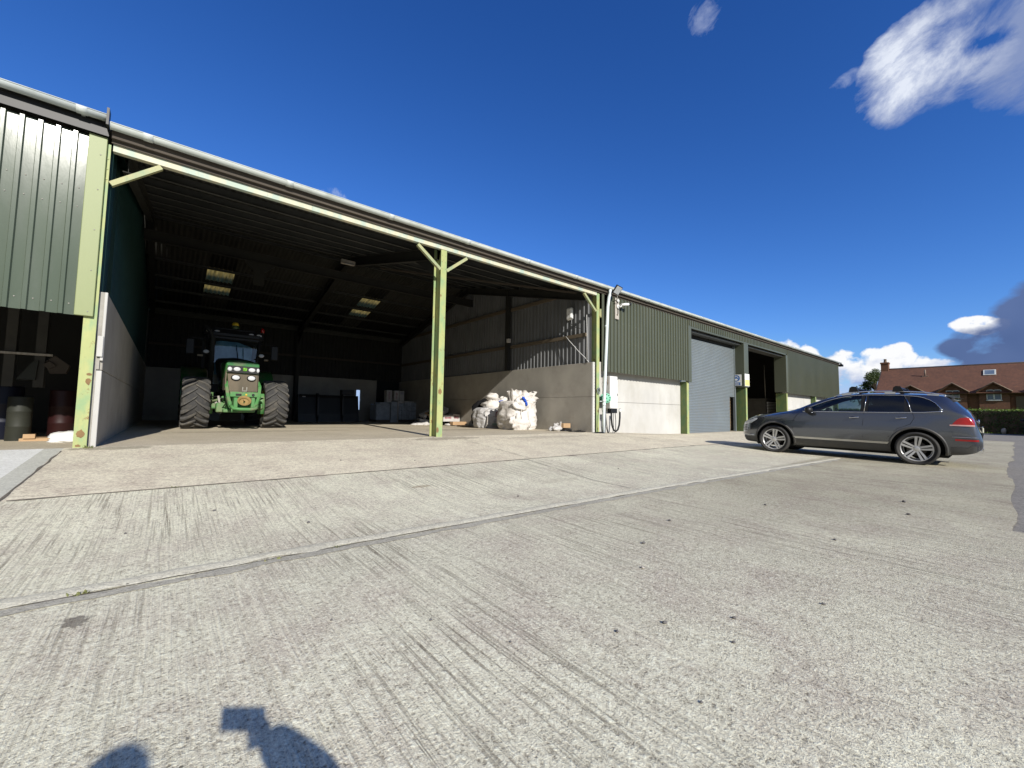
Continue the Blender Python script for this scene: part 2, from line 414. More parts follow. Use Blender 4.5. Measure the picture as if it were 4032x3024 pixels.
def cladding(mb, prof, base, axis, z0, z1, m=0, n=1, back=0.004, out=-1):
    """vertical sheet; axis 'x' runs along x at y=base, ribs standing out; z0/z1 may be functions of s"""
    f0=z0 if callable(z0) else (lambda s:z0); f1=z1 if callable(z1) else (lambda s:z1)
    def P(s,o,z): return (s,base+out*o,z) if axis=='x' else (base+out*o,s,z)
    b=len(mb.v)
    for s,o in prof: mb.v+= [P(s,o,f0(s)),P(s,o,f1(s)),P(s,o-back,f1(s)),P(s,o-back,f0(s))]
    for i in range(len(prof)-1):
        k=b+4*i
        mb.face((k,k+4,k+5,k+1),m); mb.face((k+3,k+2,k+6,k+7),m); mb.face((k,k+3,k+7,k+4),m); mb.face((k+1,k+5,k+6,k+2),m)
    return mb
RZ=lambda y: 5.02+.24*min(y,15.6-y)        # underside of the roof sheets
def roof_sheet(mb, x0,x1, ya,yb, pitch=.15, amp=.022, m=0, th=.008, seg=8):
    n=max(2,int(round((x1-x0)/pitch*seg))); b=len(mb.v)
    for i in range(n+1):
        x=lerp(x0,x1,i/n); w=amp*math.cos(2*math.pi*(x+.95)/pitch)+amp
        for y,t in ((ya,0),(yb,0),(yb,th),(ya,th)): mb.v.append((x,y,RZ(y)+w+t+.0))
    for i in range(n):
        k=b+4*i
        for a,c in ((0,1),(1,2),(2,3),(3,0)): mb.face((k+a,k+c,k+4+c,k+4+a),m,True)
    return mb

# ------------------------------------------------------------------ open barn (two bays)
barn=thing('open_barn','long open fronted barn with pale green steel posts and concrete lower walls','barn',(5.2,0,0))
for cx,z0 in ((-1.0,-.03),(5.25,-.03),(11.44,-.03)):
    mb=MB(); hbeam(mb,cx,0,.36,.15 if cx>11 or cx<0 else .165,z0,4.86)
    for i in range(3):
        for s in (-1,1): mb.cyl((cx+s*.05,-.008,4.28+.17*i),(cx+s*.05,.0,4.28+.17*i),.012,n=6)
    mb.build('post',M['post'],barn)
# rust scabs where the paint has gone
def scab(x,y,z,rx,rz,seed,par=barn):
    n=18; P_=[(x+rx*math.cos(2*math.pi*k/n)*(1+.5*noise.noise(Vector((math.cos(k*.7)*1.3+seed,k*.5,0)))),z+rz*math.sin(2*math.pi*k/n)*(1+.5*noise.noise(Vector((k*.6,seed,2))))) for k in range(n)]
    mb=MB(); mb.prism(P_,'y',y-.0025,y-.0005); mb.build('rust_patch',M['rust'],par)
scab(5.235,.0,1.13,.05,.07,1); scab(5.20,0,.17,.035,.07,3); scab(-.965,0,1.02,.03,.05,5); scab(-1.0,0,.21,.045,.06,7); scab(-.96,0,1.13,.035,.02,11); scab(11.45,0,.72,.03,.05,9); scab(11.44,0,.12,.025,.045,13); scab(-1.02,0,.03,.03,.02,15)
# braces
def brace(p0,p1,n='brace',par=barn):
    mb=MB(); bar(mb,p0,p1,.075,.075); return mb.build(n,M['brace'],par)
brace((-.90,.03,4.22),(-.30,.03,4.74)); brace((5.16,.03,4.24),(4.52,.03,4.72)); brace((5.34,.03,4.24),(5.95,.03,4.72)); brace((11.34,.03,4.20),(10.72,.03,4.72))
mb=MB(); mb.box(11.55,11.70,-.02,.03,4.02,4.32); mb.box(11.50,11.56,-.02,.25,4.05,4.29); mb.build('bracket',M['brace'],barn)
# eaves beam: channel with pale front face
mb=MB(); mb.box(-.90,11.36,-.012,.0,4.765,4.885); mb.box(-.90,11.36,0,.09,4.765,4.775); mb.box(-.90,11.36,0,.09,4.875,4.885)
mb.build('eaves_beam',M['beam'],barn)
mb=MB(); mb.box(-.92,42.6,-.05,-.035,4.875,5.02); mb.box(-.92,42.6,-.118,-.10,4.93,5.085); mb.box(-.92,42.6,-.10,-.05,4.93,4.945); mb.build('fascia',M['fascia'],barn)
# roof in two slopes, with the gaps for the rooflights left out
mb=MB()
roof_sheet(mb,-.95,11.56,-.098,7.8)
lights=((.93,1.85),(7.11,8.05)); holes=((10.93,11.97),(12.36,13.12))
cuts=[-.95]+[q for l in lights for q in l]+[11.56]
for i in range(len(cuts)-1):
    a,b_=cuts[i],cuts[i+1]
    if i%2==0: roof_sheet(mb,a,b_,7.8,15.72)
    else:
        for c,d in ((7.8,holes[0][0]),(holes[0][1],holes[1][0]),(holes[1][1],15.72)): roof_sheet(mb,a,b_,c,d)
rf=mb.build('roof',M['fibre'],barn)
for l in lights:
    for h in holes:
        mb=MB(); roof_sheet(mb,l[0],l[1],h[0],h[1]); mb.build('rooflight',M['rooflight'],rf)
mb=MB(); mb.prism([(7.62,6.86),(7.8,6.98),(7.98,6.86),(7.98,6.89),(7.8,7.02),(7.62,6.89)],'x',-.95,11.52); mb.build('ridge_cap',M['fibre'],rf)
# purlins
PD=lambda y: .19 if y<7.8 else .11
for y in (.55,1.75,2.95,4.15,5.35,6.55,7.45,8.2,9.6,10.85,12.15,13.25,14.5,15.35):
    mb=MB(); z=RZ(y)
    mb.box(-.86,11.3,y-.004,y+.004,z-PD(y),z-.006); mb.box(-.86,11.3,y+.004,y+.06,z-.014,z-.006); mb.box(-.86,11.3,y-.06,y-.004,z-PD(y),z-PD(y)+.008)
    mb.build('purlin',M['purlin'],barn)
# main frame in the middle: rafters, haunch, rear post; longitudinal beam below the ridge
mb=MB(); ibeam_between(mb,(5.25,.2,4.72),(5.25,7.8,6.55),.33,.16); mb.prism([(.36,4.15),(.36,4.75),(1.7,4.95)],'x',5.235,5.265); mb.build('rafter',M['steel_dark'],barn)
mb=MB(); ibeam_between(mb,(5.25,15.4,4.72),(5.25,7.8,6.55),.33,.16); mb.prism([(15.2,4.1),(15.2,4.75),(13.9,4.95)],'x',5.235,5.265); mb.build('rafter',M['steel_dark'],barn)
mb=MB(); hbeam(mb,5.25,15.2,.36,.17,-.1,4.9); mb.build('rear_post',M['steel_dark'],barn)
mb=MB(); ibeam_between(mb,(-.84,7.7,5.93),(11.36,7.7,5.93),.33,.16); 
mb.prism([(1.75,5.76),(2.75,5.76),(2.42,5.45),(2.42,4.95),(2.08,4.95),(2.08,5.45)],'y',7.67,7.73)
mb.build('ridge_beam',M['steel_dark'],barn)
for x in (-.72,11.10):
    mb=MB(); ibeam_between(mb,(x,.2,4.72),(x,7.8,6.55),.3,.14); ibeam_between(mb,(x,15.4,4.72),(x,7.8,6.55),.3,.14); mb.build('gable_rafter',M['steel_dark'],barn)
mb=MB(); bar(mb,(11.2,.6,4.93),(6.3,6.8,6.3),.06,.06); mb.build('wind_brace',M['fascia'],barn)
# right side wall: precast panels, rails and sheeting
mb=MB(); mb.bbox(11.22,11.33,.10,15.6,-.1,1.205,.008); mb.bbox(11.22,11.33,.10,15.6,1.213,2.41,.008); mb.box(11.25,11.30,.12,15.5,1.15,1.3)
for z in (-.02,): pass
mb.build('side_wall_panel',M['panel'],barn)
mb=MB(); mb.bbox(11.217,11.333,.04,.11,-.1,1.205,.006); mb.bbox(11.217,11.333,.04,.11,1.213,2.412,.006)
for k in range(22):
    z=.1+k*.107; mb.cyl((11.29+.012*(k%2),.036,z),(11.29+.012*(k%2),.041,z),.008,n=6,m=1)
mb.build('wall_end_panel',[M['panel_white'],M['black']],barn)
mb=MB(); prof=clad_profile(.2,15.55,.20,.05,.032); cladding(mb,prof,11.34,'y',2.41,lambda s:RZ(s)+.03,0,out=-1)
mb.build('side_sheeting',M['clad_in'],barn)
for y0,y1,z in ((.38,4.72,3.43),(4.9,15.4,3.45),(1.2,4.72,5.05),(4.9,15.0,5.08)):
    mb=MB(); mb.box(11.22,11.305,y0,y1,z-.07,z+.05); mb.build('timber_rail',M['wood'],barn)
for y in (4.65,10.6):
    mb=MB(); mb.box(11.07,11.215,y-.09,y+.09,2.41,RZ(y)-.25); mb.build('side_column',M['steel_dark'],barn)
# left side wall
mb=MB(); mb.bbox(-.95,-.83,.12,15.6,-.12,1.205,.008); mb.bbox(-.95,-.83,.12,15.6,1.213,2.45,.008); mb.box(-.92,-.86,.14,15.5,1.15,1.3); mb.build('side_wall_panel',M['panel'],barn)
mb=MB(); mb.bbox(-.895,-.828,.06,.125,-.12,1.2,.006); mb.bbox(-.865,-.828,.06,.125,1.36,2.46,.006); mb.bbox(-.905,-.835,.03,.06,1.42,1.75,.005)
mb.build('wall_end_panel',M['panel_white'],barn)
mb=MB(); mb.box(-.955,-.897,.08,.12,.0,2.46); mb.box(-.897,-.866,.08,.12,1.22,2.46); mb.build('wall_end_channel',M['strip'],barn)
mb=MB(); cladding(mb,clad_profile(.0,15.6,.20,.05,.03),-.93,'y',2.46,lambda s:RZ(s)+.03,0,out=1); mb.build('side_sheeting',M['teal'],barn)
mb=MB(); mb.box(-.93,-.88,.37,.95,2.46,4.86); mb.build('corner_trim',M['teal'],barn)
# rear wall with a narrow gap to daylight and a dark doorway
mb=MB()
for x0,x1,z0,z1 in ((-1.0,8.56,-.15,1.205),(-1.0,8.56,1.213,2.41),(8.82,9.77,-.15,1.205),(8.82,9.77,1.213,2.41),(8.56,8.82,1.79,2.41),(8.56,8.82,-.15,.62)):
    mb.box(x0,x1,15.6,15.75,z0,z1)
mb.box(-.87,8.5,15.66,15.70,1.15,1.3); mb.box(8.9,9.7,15.66,15.70,1.15,1.3)
mb.build('rear_wall_panel',M['panel'],barn)
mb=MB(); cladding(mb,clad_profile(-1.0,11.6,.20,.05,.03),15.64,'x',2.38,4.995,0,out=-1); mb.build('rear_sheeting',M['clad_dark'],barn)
mb=MB(); mb.box(9.70,11.6,15.66,15.70,-.15,2.45); mb.build('sliding_door',M['black'],barn)
mb=MB(); mb.box(-.8,11.2,15.52,15.60,3.44,3.54); mb.build('timber_rail',M['fascia'],barn)
mb=MB(); mb.box(-.8,11.4,15.5,15.58,4.86,5.0); mb.build('rear_eaves_beam',M['purlin'],barn)

# gutter runs and downpipe
def gutter(x0,x1,z,y=-.20,r=.078,par=barn,cap=True,step=2.1,m=None):
    mb=MB(); n=10; rings=[]
    def ring(x,rr):
        out=[(x,y+rr*math.cos(math.pi+math.pi*k/n),z+rr*math.sin(math.pi+math.pi*k/n)) for k in range(n+1)]
        q=rr-.005; inn=[(x,y+q*math.cos(math.pi+math.pi*k/n),z+q*math.sin(math.pi+math.pi*k/n)) for k in range(n+1)]
        return out+inn[::-1]
    mb.rings([ring(x0,r),ring(x1,r)],0,True)
    mb.tube([(x0,y-r,z),(x1,y-r,z)],.009,6)
    if cap:
        for x in (x0,x1): mb.rings([ring(x-.004,r+.004),ring(x+.004,r+.004)],0,True); mb.add([p for p in ring(x,r)[:n+1]],[tuple(range(n+1))])
    o=mb.build('gutter',m or M['gutter'],par)
    x=x0+.45
    while x<x1-.1:
        mb=MB(); mb.rings([ring(x-.06,r+.008),ring(x+.06,r+.008)],0,True); mb.box(x-.02,x+.02,y+r-.005,-.045,z-.05,z-.03); mb.build('gutter_joint',m or M['gutter'],o); x+=step
    return o
gutter(-.93,42.66,5.10)
mb=MB()
mb.tube([(11.86,-.20,5.03),(11.86,-.20,4.9),(11.83,-.17,4.75),(11.80,-.14,4.4),(11.62,-.12,.9),(11.60,-.12,-.04)],.055,14)
for z in (.95,1.08,3.7): 
    x=tab([(-.04,11.60),(.9,11.62),(4.4,11.80)],z); mb.cyl((x,-.12,z-.04),(x,-.12,z+.04),.063,n=14)
mb.box(11.50,11.72,-.06,.02,1.05,1.075)
dp=mb.build('downpipe',M['pipe'],barn)

# ------------------------------------------------------------------ workshop: sheeted building on the right
wk=thing('green_workshop','long olive green sheeted shed with roller door beyond the open bays','shed',(27,0,-.2))
PX=.205
def clad_front(x0,x1,z0,z1,name='sheeting',y=-.045,m='clad'):
    mb=MB(); cladding(mb,clad_profile(x0,x1,PX,.06,.040,.010),y,'x',z0,z1,0); 
    return mb.build(name,M[m],wk)
c1=clad_front(11.93,17.62,2.12,4.86); mb=MB(); mb.box(11.60,11.72,-.05,-.02,2.12,4.86); mb.build('corner_strip',M['clad'],wk)
clad_front(17.62,30.30,4.60,4.87); c3=clad_front(30.30,42.45,2.10,4.87)
mb=MB(); mb.bbox(17.62,17.88,-.085,.06,2.08,4.62,.006); mb.build('door_jamb_flashing',M['clad'],wk)
mb=MB(); mb.bbox(17.88,30.1,-.06,.02,4.52,4.615,.006); mb.build('door_head_flashing',M['clad'],wk)
for x0,x1 in ((23.62,24.18),(30.08,30.45)):
    mb=MB(); mb.bbox(x0,x1,-.065,.62,2.16,4.52,.006); mb.build('pier_casing',M['clad'],wk)
mb=MB(); mb.box(42.42,42.50,-.08,.02,2.1,4.9); mb.build('corner_flashing',M['clad'],wk)
# sheet screws
mb=MB()
for x0,x1 in ((11.93,17.62),(30.3,42.45)):
    x=x0+.07
    while x<x1:
        for z in (2.25,3.25,3.95,4.6): mb.ball((x,-.047,z),.009,3,0)
        x+=PX*2
mb.build('screws',M['strip'],wk,kind='stuff')
for cx in (17.68,24.02,30.32,36.35,42.3):
    mb=MB(); hbeam(mb,cx,.0,.6,.17,-.35,2.1 if cx!=24.02 else 2.16,.016,.012)
    pp=mb.build('post',M['post'],wk)
    mb=MB(); mb.box(cx-.085,cx-.073,.016,.584,-.35,2.1); mb.build('side_plate',M['post_side_shade'],pp)
for i,(x0,x1) in enumerate(((11.62,17.58),(30.42,36.25),(36.45,42.2))):
    mb=MB(); mb.bbox(x0,x1,.30,.42,-.4,1.065,.008); mb.bbox(x0,x1,.30,.42,1.073,2.5,.008); mb.box(x0,x1,.34,.38,1,1.2); mb.build('precast_wall',M['panel_white'],wk)
# roller door
mb=MB(); zz=-.25; k=0
def slat(z0,z1,x0,x1,y=.46):
    h=(z1-z0); pr=[(y,z0),(y-.006,z0+.1*h),(y-.022,z0+.45*h),(y-.022,z0+.6*h),(y-.006,z0+.9*h),(y,z1),(y+.01,z1),(y+.01,z0)]
    mb.prism(pr,'x',x0,x1)
z=-.25
while z<4.25:
    slat(z,z+.0745,17.80,22.98 if z<1.58 else 23.62); z+=.075
rd=mb.build('roller_door',M['roller'],wk)
for gx in (17.74,23.57): mb=MB(); mb.box(gx,gx+.085,.40,.52,-.3,4.4); mb.build('door_guide',M['roller'],rd)
mb=MB(); mb.bbox(17.75,23.65,.50,1.0,4.1,4.52,.02); mb.build('roller_box',M['clad_dark'],wk)
mb=MB(); mb.box(17.9,23.6,.1,.44,4.42,4.5); mb.box(24.2,30.1,.1,.6,4.42,4.5); mb.build('door_lintel',M['purlin'],wk)
mb=MB()
for k in range(18):
    mb.box(23.0,23.12,.47,.475,.0+k*.08,.035+k*.08)
mb.box(22.98,23.0,.44,.48,-.25,1.58); mb.build('torn_slat_edge',M['rust'],rd)
# roof, inner walls
mb=MB(); roof_sheet(mb,11.55,42.66,-.098,7.8,.15,.022,seg=6); roof_sheet(mb,11.55,42.66,7.8,15.72,.3,.022,seg=4); mb.build('roof',M['fibre'],wk)
mb=MB(); mb.box(11.65,42.45,15.5,15.6,-.3,5.0); mb.prism([(.1,-.3),(15.5,-.3),(15.5,4.98),(7.8,6.83),(.1,4.98)],'x',42.3,42.42)
mb.prism([(.6,-.3),(15.5,-.3),(15.5,4.98),(7.8,6.83),(.6,4.98)],'x',24.0,24.08)
mb.prism([(.6,-.3),(15.5,-.3),(15.5,4.98),(7.8,6.83),(.6,4.98)],'x',36.4,36.48)
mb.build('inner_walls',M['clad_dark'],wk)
# end bracket + lamp at far eaves
mb=MB(); mb.box(42.6,42.95,-.32,-.05,4.82,4.98); mb.tube([(42.66,-.2,5.05),(42.85,-.2,4.98),(42.9,-.2,4.85)],.06,8); mb.build('gutter_outlet',M['black'],wk)

# ------------------------------------------------------------------ shed on the left with ribbed sheeting
sh=thing('ribbed_shed','shed at far left with shiny ribbed green sheeting above a dark opening','shed',(-4,0,0))
mb=MB(); cladding(mb,clad_profile(-8.02,-1.16,.182,.045,.035,.012),-.02,'x',2.03,4.90,0); o=mb.build('ribbed_sheeting',M['clad_shiny'],sh)
mb=MB(); mb.bbox(-1.175,-.965,-.062,.0,2.03,4.93,.006); mb.box(-.975,-.965,0,.2,2.03,4.93); mb.build('corner_flashing',M['flash'],sh)
mb=MB()
for k in range(38):
    x=-1.24-.182*k
    for z in (2.2,3.72,4.02): 
        mb.ball((x+.0,-.022,z+.03*noise.noise(Vector((k,z,0)))),.010,4,0)
for z in (2.1,2.75,3.4,4.05,4.62): mb.ball((-1.03,-.063,z),.010,4,0)
mb.build('screws',M['strip'],sh,kind='stuff')
gutter(-8.0,-.965,5.19,y=-.22,par=sh)
mb=MB(); mb.box(-.975,-.945,-.31,-.13,5.03,5.30); mb.box(-8,-.95,-.12,-.1,4.93,5.12); mb.build('gutter_stop_end',M['black'],sh)
mb=MB(); b=len(mb.v); roof_sheet(mb,-8.0,-.955,-.19,6.0,.15,.025); 
mb.v=[(x,y,z+.16) for x,y,z in mb.v]; mb.build('roof',M['fibre'],sh)
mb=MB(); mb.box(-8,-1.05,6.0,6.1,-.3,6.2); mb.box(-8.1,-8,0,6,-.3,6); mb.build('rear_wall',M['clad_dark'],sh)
for x,y in ((-2.36,3.0),(-1.97,3.0)):
    mb=MB(); hbeam(mb,x,y,.2,.14,.98,4.9,.012,.01); mb.build('inner_column',M['fascia2'],sh)
mb=MB(); mb.box(-2.5,-1.8,2.95,3.0,1.60,1.64); mb.build('cross_rail',M['board'],sh)
# ------------------------------------------------------------------ tractor
M['tgreen']=mat('tractor_green',(.03,.16,.04),(.035,.12,.035),2.5,.35,coat=.3,dirt=(.20,.17,.11),dirt_scale=2.4,dirt_amt=.75)
M['tframe']=mat('dusty_green_casting',(.06,.22,.06),(.11,.22,.09),3,.5,dirt=(.22,.18,.12),dirt_scale=3,dirt_amt=.85)
M['grille']=mat('dusty_grille',(.17,.14,.10),(.11,.095,.07),3,.85,stretch=(1,1,.2))
M['lamp']=mat('clear_lamp',(.62,.63,.64),(.45,.46,.47),60,.3,coat=.5)
M['yellow']=mat('tractor_yellow',(.70,.50,.03),(.55,.38,.03),4,.45,dirt=(.25,.18,.08),dirt_scale=3,dirt_amt=.7)
M['dullyellow']=mat('dusty_yellow_guard',(.30,.20,.07),(.22,.15,.06),4,.7,dirt=(.16,.12,.08),dirt_scale=3,dirt_amt=.6)
M['badge']=mat('badge_yellow_green',(.35,.75,.05),None,4,.4)
M['badge_bg']=mat('badge_green',(.02,.16,.03),None,4,.4)
M['red']=mat('red_lens',(.36,.008,.008),(.25,.006,.006),8,.15,coat=1)
M['amber']=mat('amber_lens',(.30,.22,.12),None,8,.3)
M['tyre_t']=mat('dusty_tractor_tyre',(.034,.034,.035),(.055,.053,.05),3,.85,bump=.2,bscale=30,dirt=(.14,.125,.10),dirt_scale=3.5,dirt_amt=.55)
def glass_mat(name,tint,rough=.02):
    m,t,b=newmat(name); out=t.n['Material Output']
    g=t.new('ShaderNodeBsdfGlossy'); g.inputs['Roughness'].default_value=rough; g.inputs['Color'].default_value=(.9,.95,1,1)
    tr=t.new('ShaderNodeBsdfTransparent'); tr.inputs['Color'].default_value=(*tint,1)
    fr=t.new('ShaderNodeFresnel'); fr.inputs['IOR'].default_value=1.5
    mx=t.new('ShaderNodeMixShader'); t.link(t.math('ADD',t.math('MULTIPLY',fr.outputs[0],.9),.03),mx.inputs[0]); t.link(tr.outputs[0],mx.inputs[1]); t.link(g.outputs[0],mx.inputs[2])
    t.link(mx.outputs[0],out.inputs['Surface']); return m
M['glass']=glass_mat('clear_glass',(.72,.82,.80))
M['glass_dark']=glass_mat('privacy_glass',(.10,.12,.13))
M['glass_car']=glass_mat('tinted_glass',(.42,.50,.48))
def oval(mb,c,rx,rz,d,m=0,n=20,y_out=-1):
    """lamp lens: bulged ellipse facing -Y"""
    c=Vector(c); rings=[]
    for a,s in ((0,1.0),(.35,1.0),(.75,.82),(.95,.5),(1,.05)):
        rings.append([c+Vector((rx*s*math.cos(2*math.pi*k/n), y_out*d*a, rz*s*math.sin(2*math.pi*k/n))) for k in range(n)])
    mb.rings(rings,m,True)
def tractor_tyre(name,c,rad,w,par,seed=0):
    """lugged tyre, axis x; chevron bars meeting at the middle"""
    mb=MB(); c=Vector(c); T=Matrix.Translation(c); r0=rad-.055
    prof=[(-w/2+.03,rad*.55),(-w/2,rad*.68),(-w/2-.005,rad*.82),(-w/2+.035,r0-.03),(-w*.25,r0+.006),(0,r0+.012),(w*.25,r0+.006),(w/2-.035,r0-.03),(w/2+.005,rad*.82),(w/2,rad*.68),(w/2-.03,rad*.55)]
    mb.lathe(prof,64,0,T)
    n=19
    for k in range(n):
        for s in (-1,1):
            t0=2*math.pi*(k+(.5 if s>0 else 0))/n
            vs=[]; fs=[]; steps=6
            for i in range(steps+1):
                f=i/steps; x=s*lerp(-.02,w/2+.012,f); 
                ang=t0+ (.36*f**.82)              # bars sweep backwards from the centre
                hw=lerp(.032,.046,f); hi=rad if f<.8 else lerp(rad,rad-.05,(f-.8)/.2); lo=r0-.03 if f<.9 else rad*.86
                da=hw/rad
                for aa,rr in ((ang-da*1.35,lo),(ang-da*.7,hi),(ang+da*.7,hi),(ang+da*1.35,lo)):
                    vs.append(c+Vector((x,-math.sin(aa)*rr,math.cos(aa)*rr)) if True else 0)
            for i in range(steps):
                a=i*4
                for j in range(3): fs.append((a+j,a+j+1,a+4+j+1,a+4+j))
            fs.append((0,1,2,3)[::-1]); fs.append(tuple(steps*4+j for j in range(4)))
            mb.add(vs,fs,1)
    return mb.build(name,[M['tyre_t'],M['tyre_lug']],par)
M['tyre_lug']=mat('worn_tyre_lug',(.055,.054,.052),(.085,.08,.072),4,.85,bump=.15,bscale=30,dirt=(.17,.15,.115),dirt_scale=4,dirt_amt=.6)
def twheel(side,x,y,rad,w,par):
    mb=MB(); T=Matrix.Translation((x,y,rad)); s=side
    mb.lathe([(s*w*.46,rad*.57),(s*w*.47,rad*.60),(s*w*.38,rad*.52),(s*w*.1,rad*.5),(s*.03,rad*.42),(s*.05,rad*.2),(s*.12,rad*.18),(s*.13,.02)],36,0,T)
    mb.lathe([(-s*w*.46,rad*.57),(-s*w*.47,rad*.60),(-s*w*.3,rad*.5),(-s*.05,rad*.42),(-s*.05,.05)],36,0,T)
    for k in range(8):
        a=2*math.pi*k/8; mb.cyl((x+s*.06,y+.17*math.cos(a)*rad/.75,rad+.17*math.sin(a)*rad/.75),(x+s*.10,y+.17*math.cos(a)*rad/.75,rad+.17*math.sin(a)*rad/.75),.016,n=6)
    o=mb.build('wheel',M['yellow'],par); tractor_tyre('tyre',(x,y,rad),rad,w,o); return o
TX,TY=1.66,6.45
tr=thing('tractor','large muddy green tractor with chunky lugged tyres parked nose out inside the barn','tractor',(TX,TY,0))
twheel(-1,TX-1.03,TY,.775,.64,tr); twheel(1,TX+1.03,TY,.775,.64,tr)
twheel(-1,TX-1.0,TY+2.95,.98,.68,tr); twheel(1,TX+1.0,TY+2.95,.98,.68,tr)
X=lambda x: TX+x
TN=TY-.35
# bonnet: loft of rounded sections, rising towards the cab
def sect(y,w0,w1,z0,z1,n=5,r=.10,crown=.03):
    pts=[(X(-w0),y,z0)]
    for k in range(n+1):
        a=math.pi-math.pi/2*k/n; pts.append((X(-w1+r+r*math.cos(a)),y,z1-r+r*math.sin(a)))
    pts.append((X(0),y,z1+crown))
    for k in range(n+1):
        a=math.pi/2-math.pi/2*k/n; pts.append((X(w1-r+r*math.cos(a)),y,z1-r+r*math.sin(a)))
    pts.append((X(w0),y,z0)); return pts
mb=MB(); mb.rings([sect(TN-.86,.37,.40,1.86,1.95,crown=.01,r=.05),sect(TN-.80,.40,.42,1.66,1.985,r=.08),sect(TN-.5,.40,.43,1.30,2.03),sect(TY+.3,.40,.44,1.25,2.09,r=.12),sect(TY+1.1,.40,.46,1.25,2.16,r=.14)],0,True)
hood=mb.build('bonnet',M['tgreen'],tr)
mb=MB(); mb.rings([sect(TY+.02,.41,.465,1.5,2.07,r=.13,crown=.05),sect(TY+.5,.43,.50,1.5,2.20,r=.14,crown=.05),sect(TY+1.12,.43,.52,1.5,2.27,r=.15,crown=.05)],0,True); mb.build('bonnet_cowl',M['black'],hood)
# grille and lamp band
mb=MB(); mb.prism([(-.37,1.68),(.40,1.68),(.40,1.12),(-.29,1.10),(-.33,1.3)],'y',TN-.78,TN-.6,0,Matrix.Translation((TX,0,0)))
for k in range(26):
    x=-.34+.028*k; mb.box(X(x),X(x+.008),TN-.795,TN-.775,1.13,1.67)
for s in (-1,1): mb.box(X(s*.40)-.012,X(s*.40)+.012,TN-.78,TN-.1,1.15,1.70)
mb.build('grille',M['grille'],tr)
mb=MB(); mb.rings([[(X(x),y,z) for x,z in ((-.385,1.665),(.40,1.655),(.405,1.85),(-.38,1.86))] for y in (TN-.86,TN-.70)],0,False); mb.build('lamp_band',M['black'],tr)
for x,z,rx in ((-.325,1.755,.058),(-.15,1.76,.088),(.22,1.755,.088),(.375,1.75,.040)):
    mb=MB(); oval(mb,(X(x),TN-.862,z),rx,.062,.03); mb.build('headlight',M['lamp'],tr)
for x in (-.165,.225):
    mb=MB(); oval(mb,(X(x),TN-.79,1.515),.118,.085,.06,1); oval(mb,(X(x),TN-.845,1.515),.096,.068,.02,0); mb.build('work_light',[M['lamp'],M['black']],tr)
# badge: leaping animal outline on a small shield
mb=MB(); mb.prism([(-.048,-.045),(.03,-.05),(.052,-.02),(.048,.045),(-.045,.05)],'y',TN-.872,TN-.862,0,Matrix.Translation((X(.045),0,1.765)))
def stroke(pts,r=.006):
    mb.tube([(X(.045)+p,TN-.876,1.765+q) for p,q in pts],r,5,1)
stroke([(-.042,-.038),(.026,-.042),(.044,-.016),(.040,.037),(-.038,.041),(-.042,-.038)],.005)
stroke([(-.032,.022),(-.012,.016),(.012,.010),(.030,-.004)],.007); stroke([(-.012,.014),(-.026,-.006),(-.018,-.018)],.005); stroke([(.024,-.002),(.030,-.022),(.012,-.030)],.005); stroke([(-.026,.022),(-.014,.034)],.004)
mb.build('badge',[M['badge_bg'],M['badge']],tr)
# front linkage frame
mb=MB()
for s in (-1,1):
    a=[(X(s*.43 if s>0 else -.36),TN-.55,1.42),(X(s*.45 if s>0 else -.38),TN-.85,1.25),(X(s*.40 if s>0 else -.36),TN-1.12,.95),(X(s*.30),TN-1.30,.66),(X(s*.18),TN-1.38,.60)]
    for p,q in zip(a,a[1:]): bar(mb,p,q,.075,.06)
mb.tube([(X(-.30),TN-1.33,.70),(X(-.24),TN-1.42,.62),(X(-.1),TN-1.45,.60),(X(.16),TN-1.45,.60),(X(.28),TN-1.42,.62),(X(.34),TN-1.33,.70)],.045,10)
mb.build('front_linkage',M['tframe'],tr)
mb=MB(); mb.bbox(X(-.30),X(.40),TN-.98,TN-.80,.95,1.10,.015); mb.bbox(X(-.22),X(-.12),TN-1.2,TN-.8,.62,.93,.015); mb.bbox(X(.20),X(.30),TN-1.2,TN-.8,.62,.93,.015); mb.cyl((X(-.17),TN-1.12,.92),(X(-.17),TN-1.12,.66),.05); mb.cyl((X(.25),TN-1.12,.92),(X(.25),TN-1.12,.66),.05)
mb.build('front_support',M['tframe'],tr)
mb=MB(); mb.bbox(X(-.16),X(-.02),TN-1.0,TN-.975,.99,1.045,.006); mb.build('socket',M['black'],tr); mb=MB(); mb.cyl((X(.27),TN-.985,1.02),(X(.27),TN-1.01,1.02),.035,n=12); mb.build('socket',M['black'],tr)
mb=MB(); mb.box(X(.075),X(.12),TN-.99,TN-.984,1.0,1.045); mb.build('label_plate',M['yellow'],tr)
mb=MB()
for s in (-1,1): mb.tube([(X(.05+s*.05),TN-.98,1.09),(X(.05+s*.05),TN-1.0,1.24)],.012,6)
mb.box(X(.0),X(.10),TN-1.0,TN-.985,1.12,1.14); mb.build('hook_bracket',M['strip'],tr)
mb=MB(); mb.lathe([(.06,.02),(.05,.09),(.02,.135),(-.03,.165),(-.05,.17),(-.05,.155),(-.0,.12)],28,0,Matrix.Translation((X(.03),TN-1.2,.82))@Matrix.Rotation(R(-35),4,'X')@Matrix.Rotation(R(0),4,'X'),axis='y'); mb.cyl((X(.03),TN-1.24,.86),(X(.03),TN-1.1,.86),.022); mb.build('power_shaft_guard',M['dullyellow'],tr)
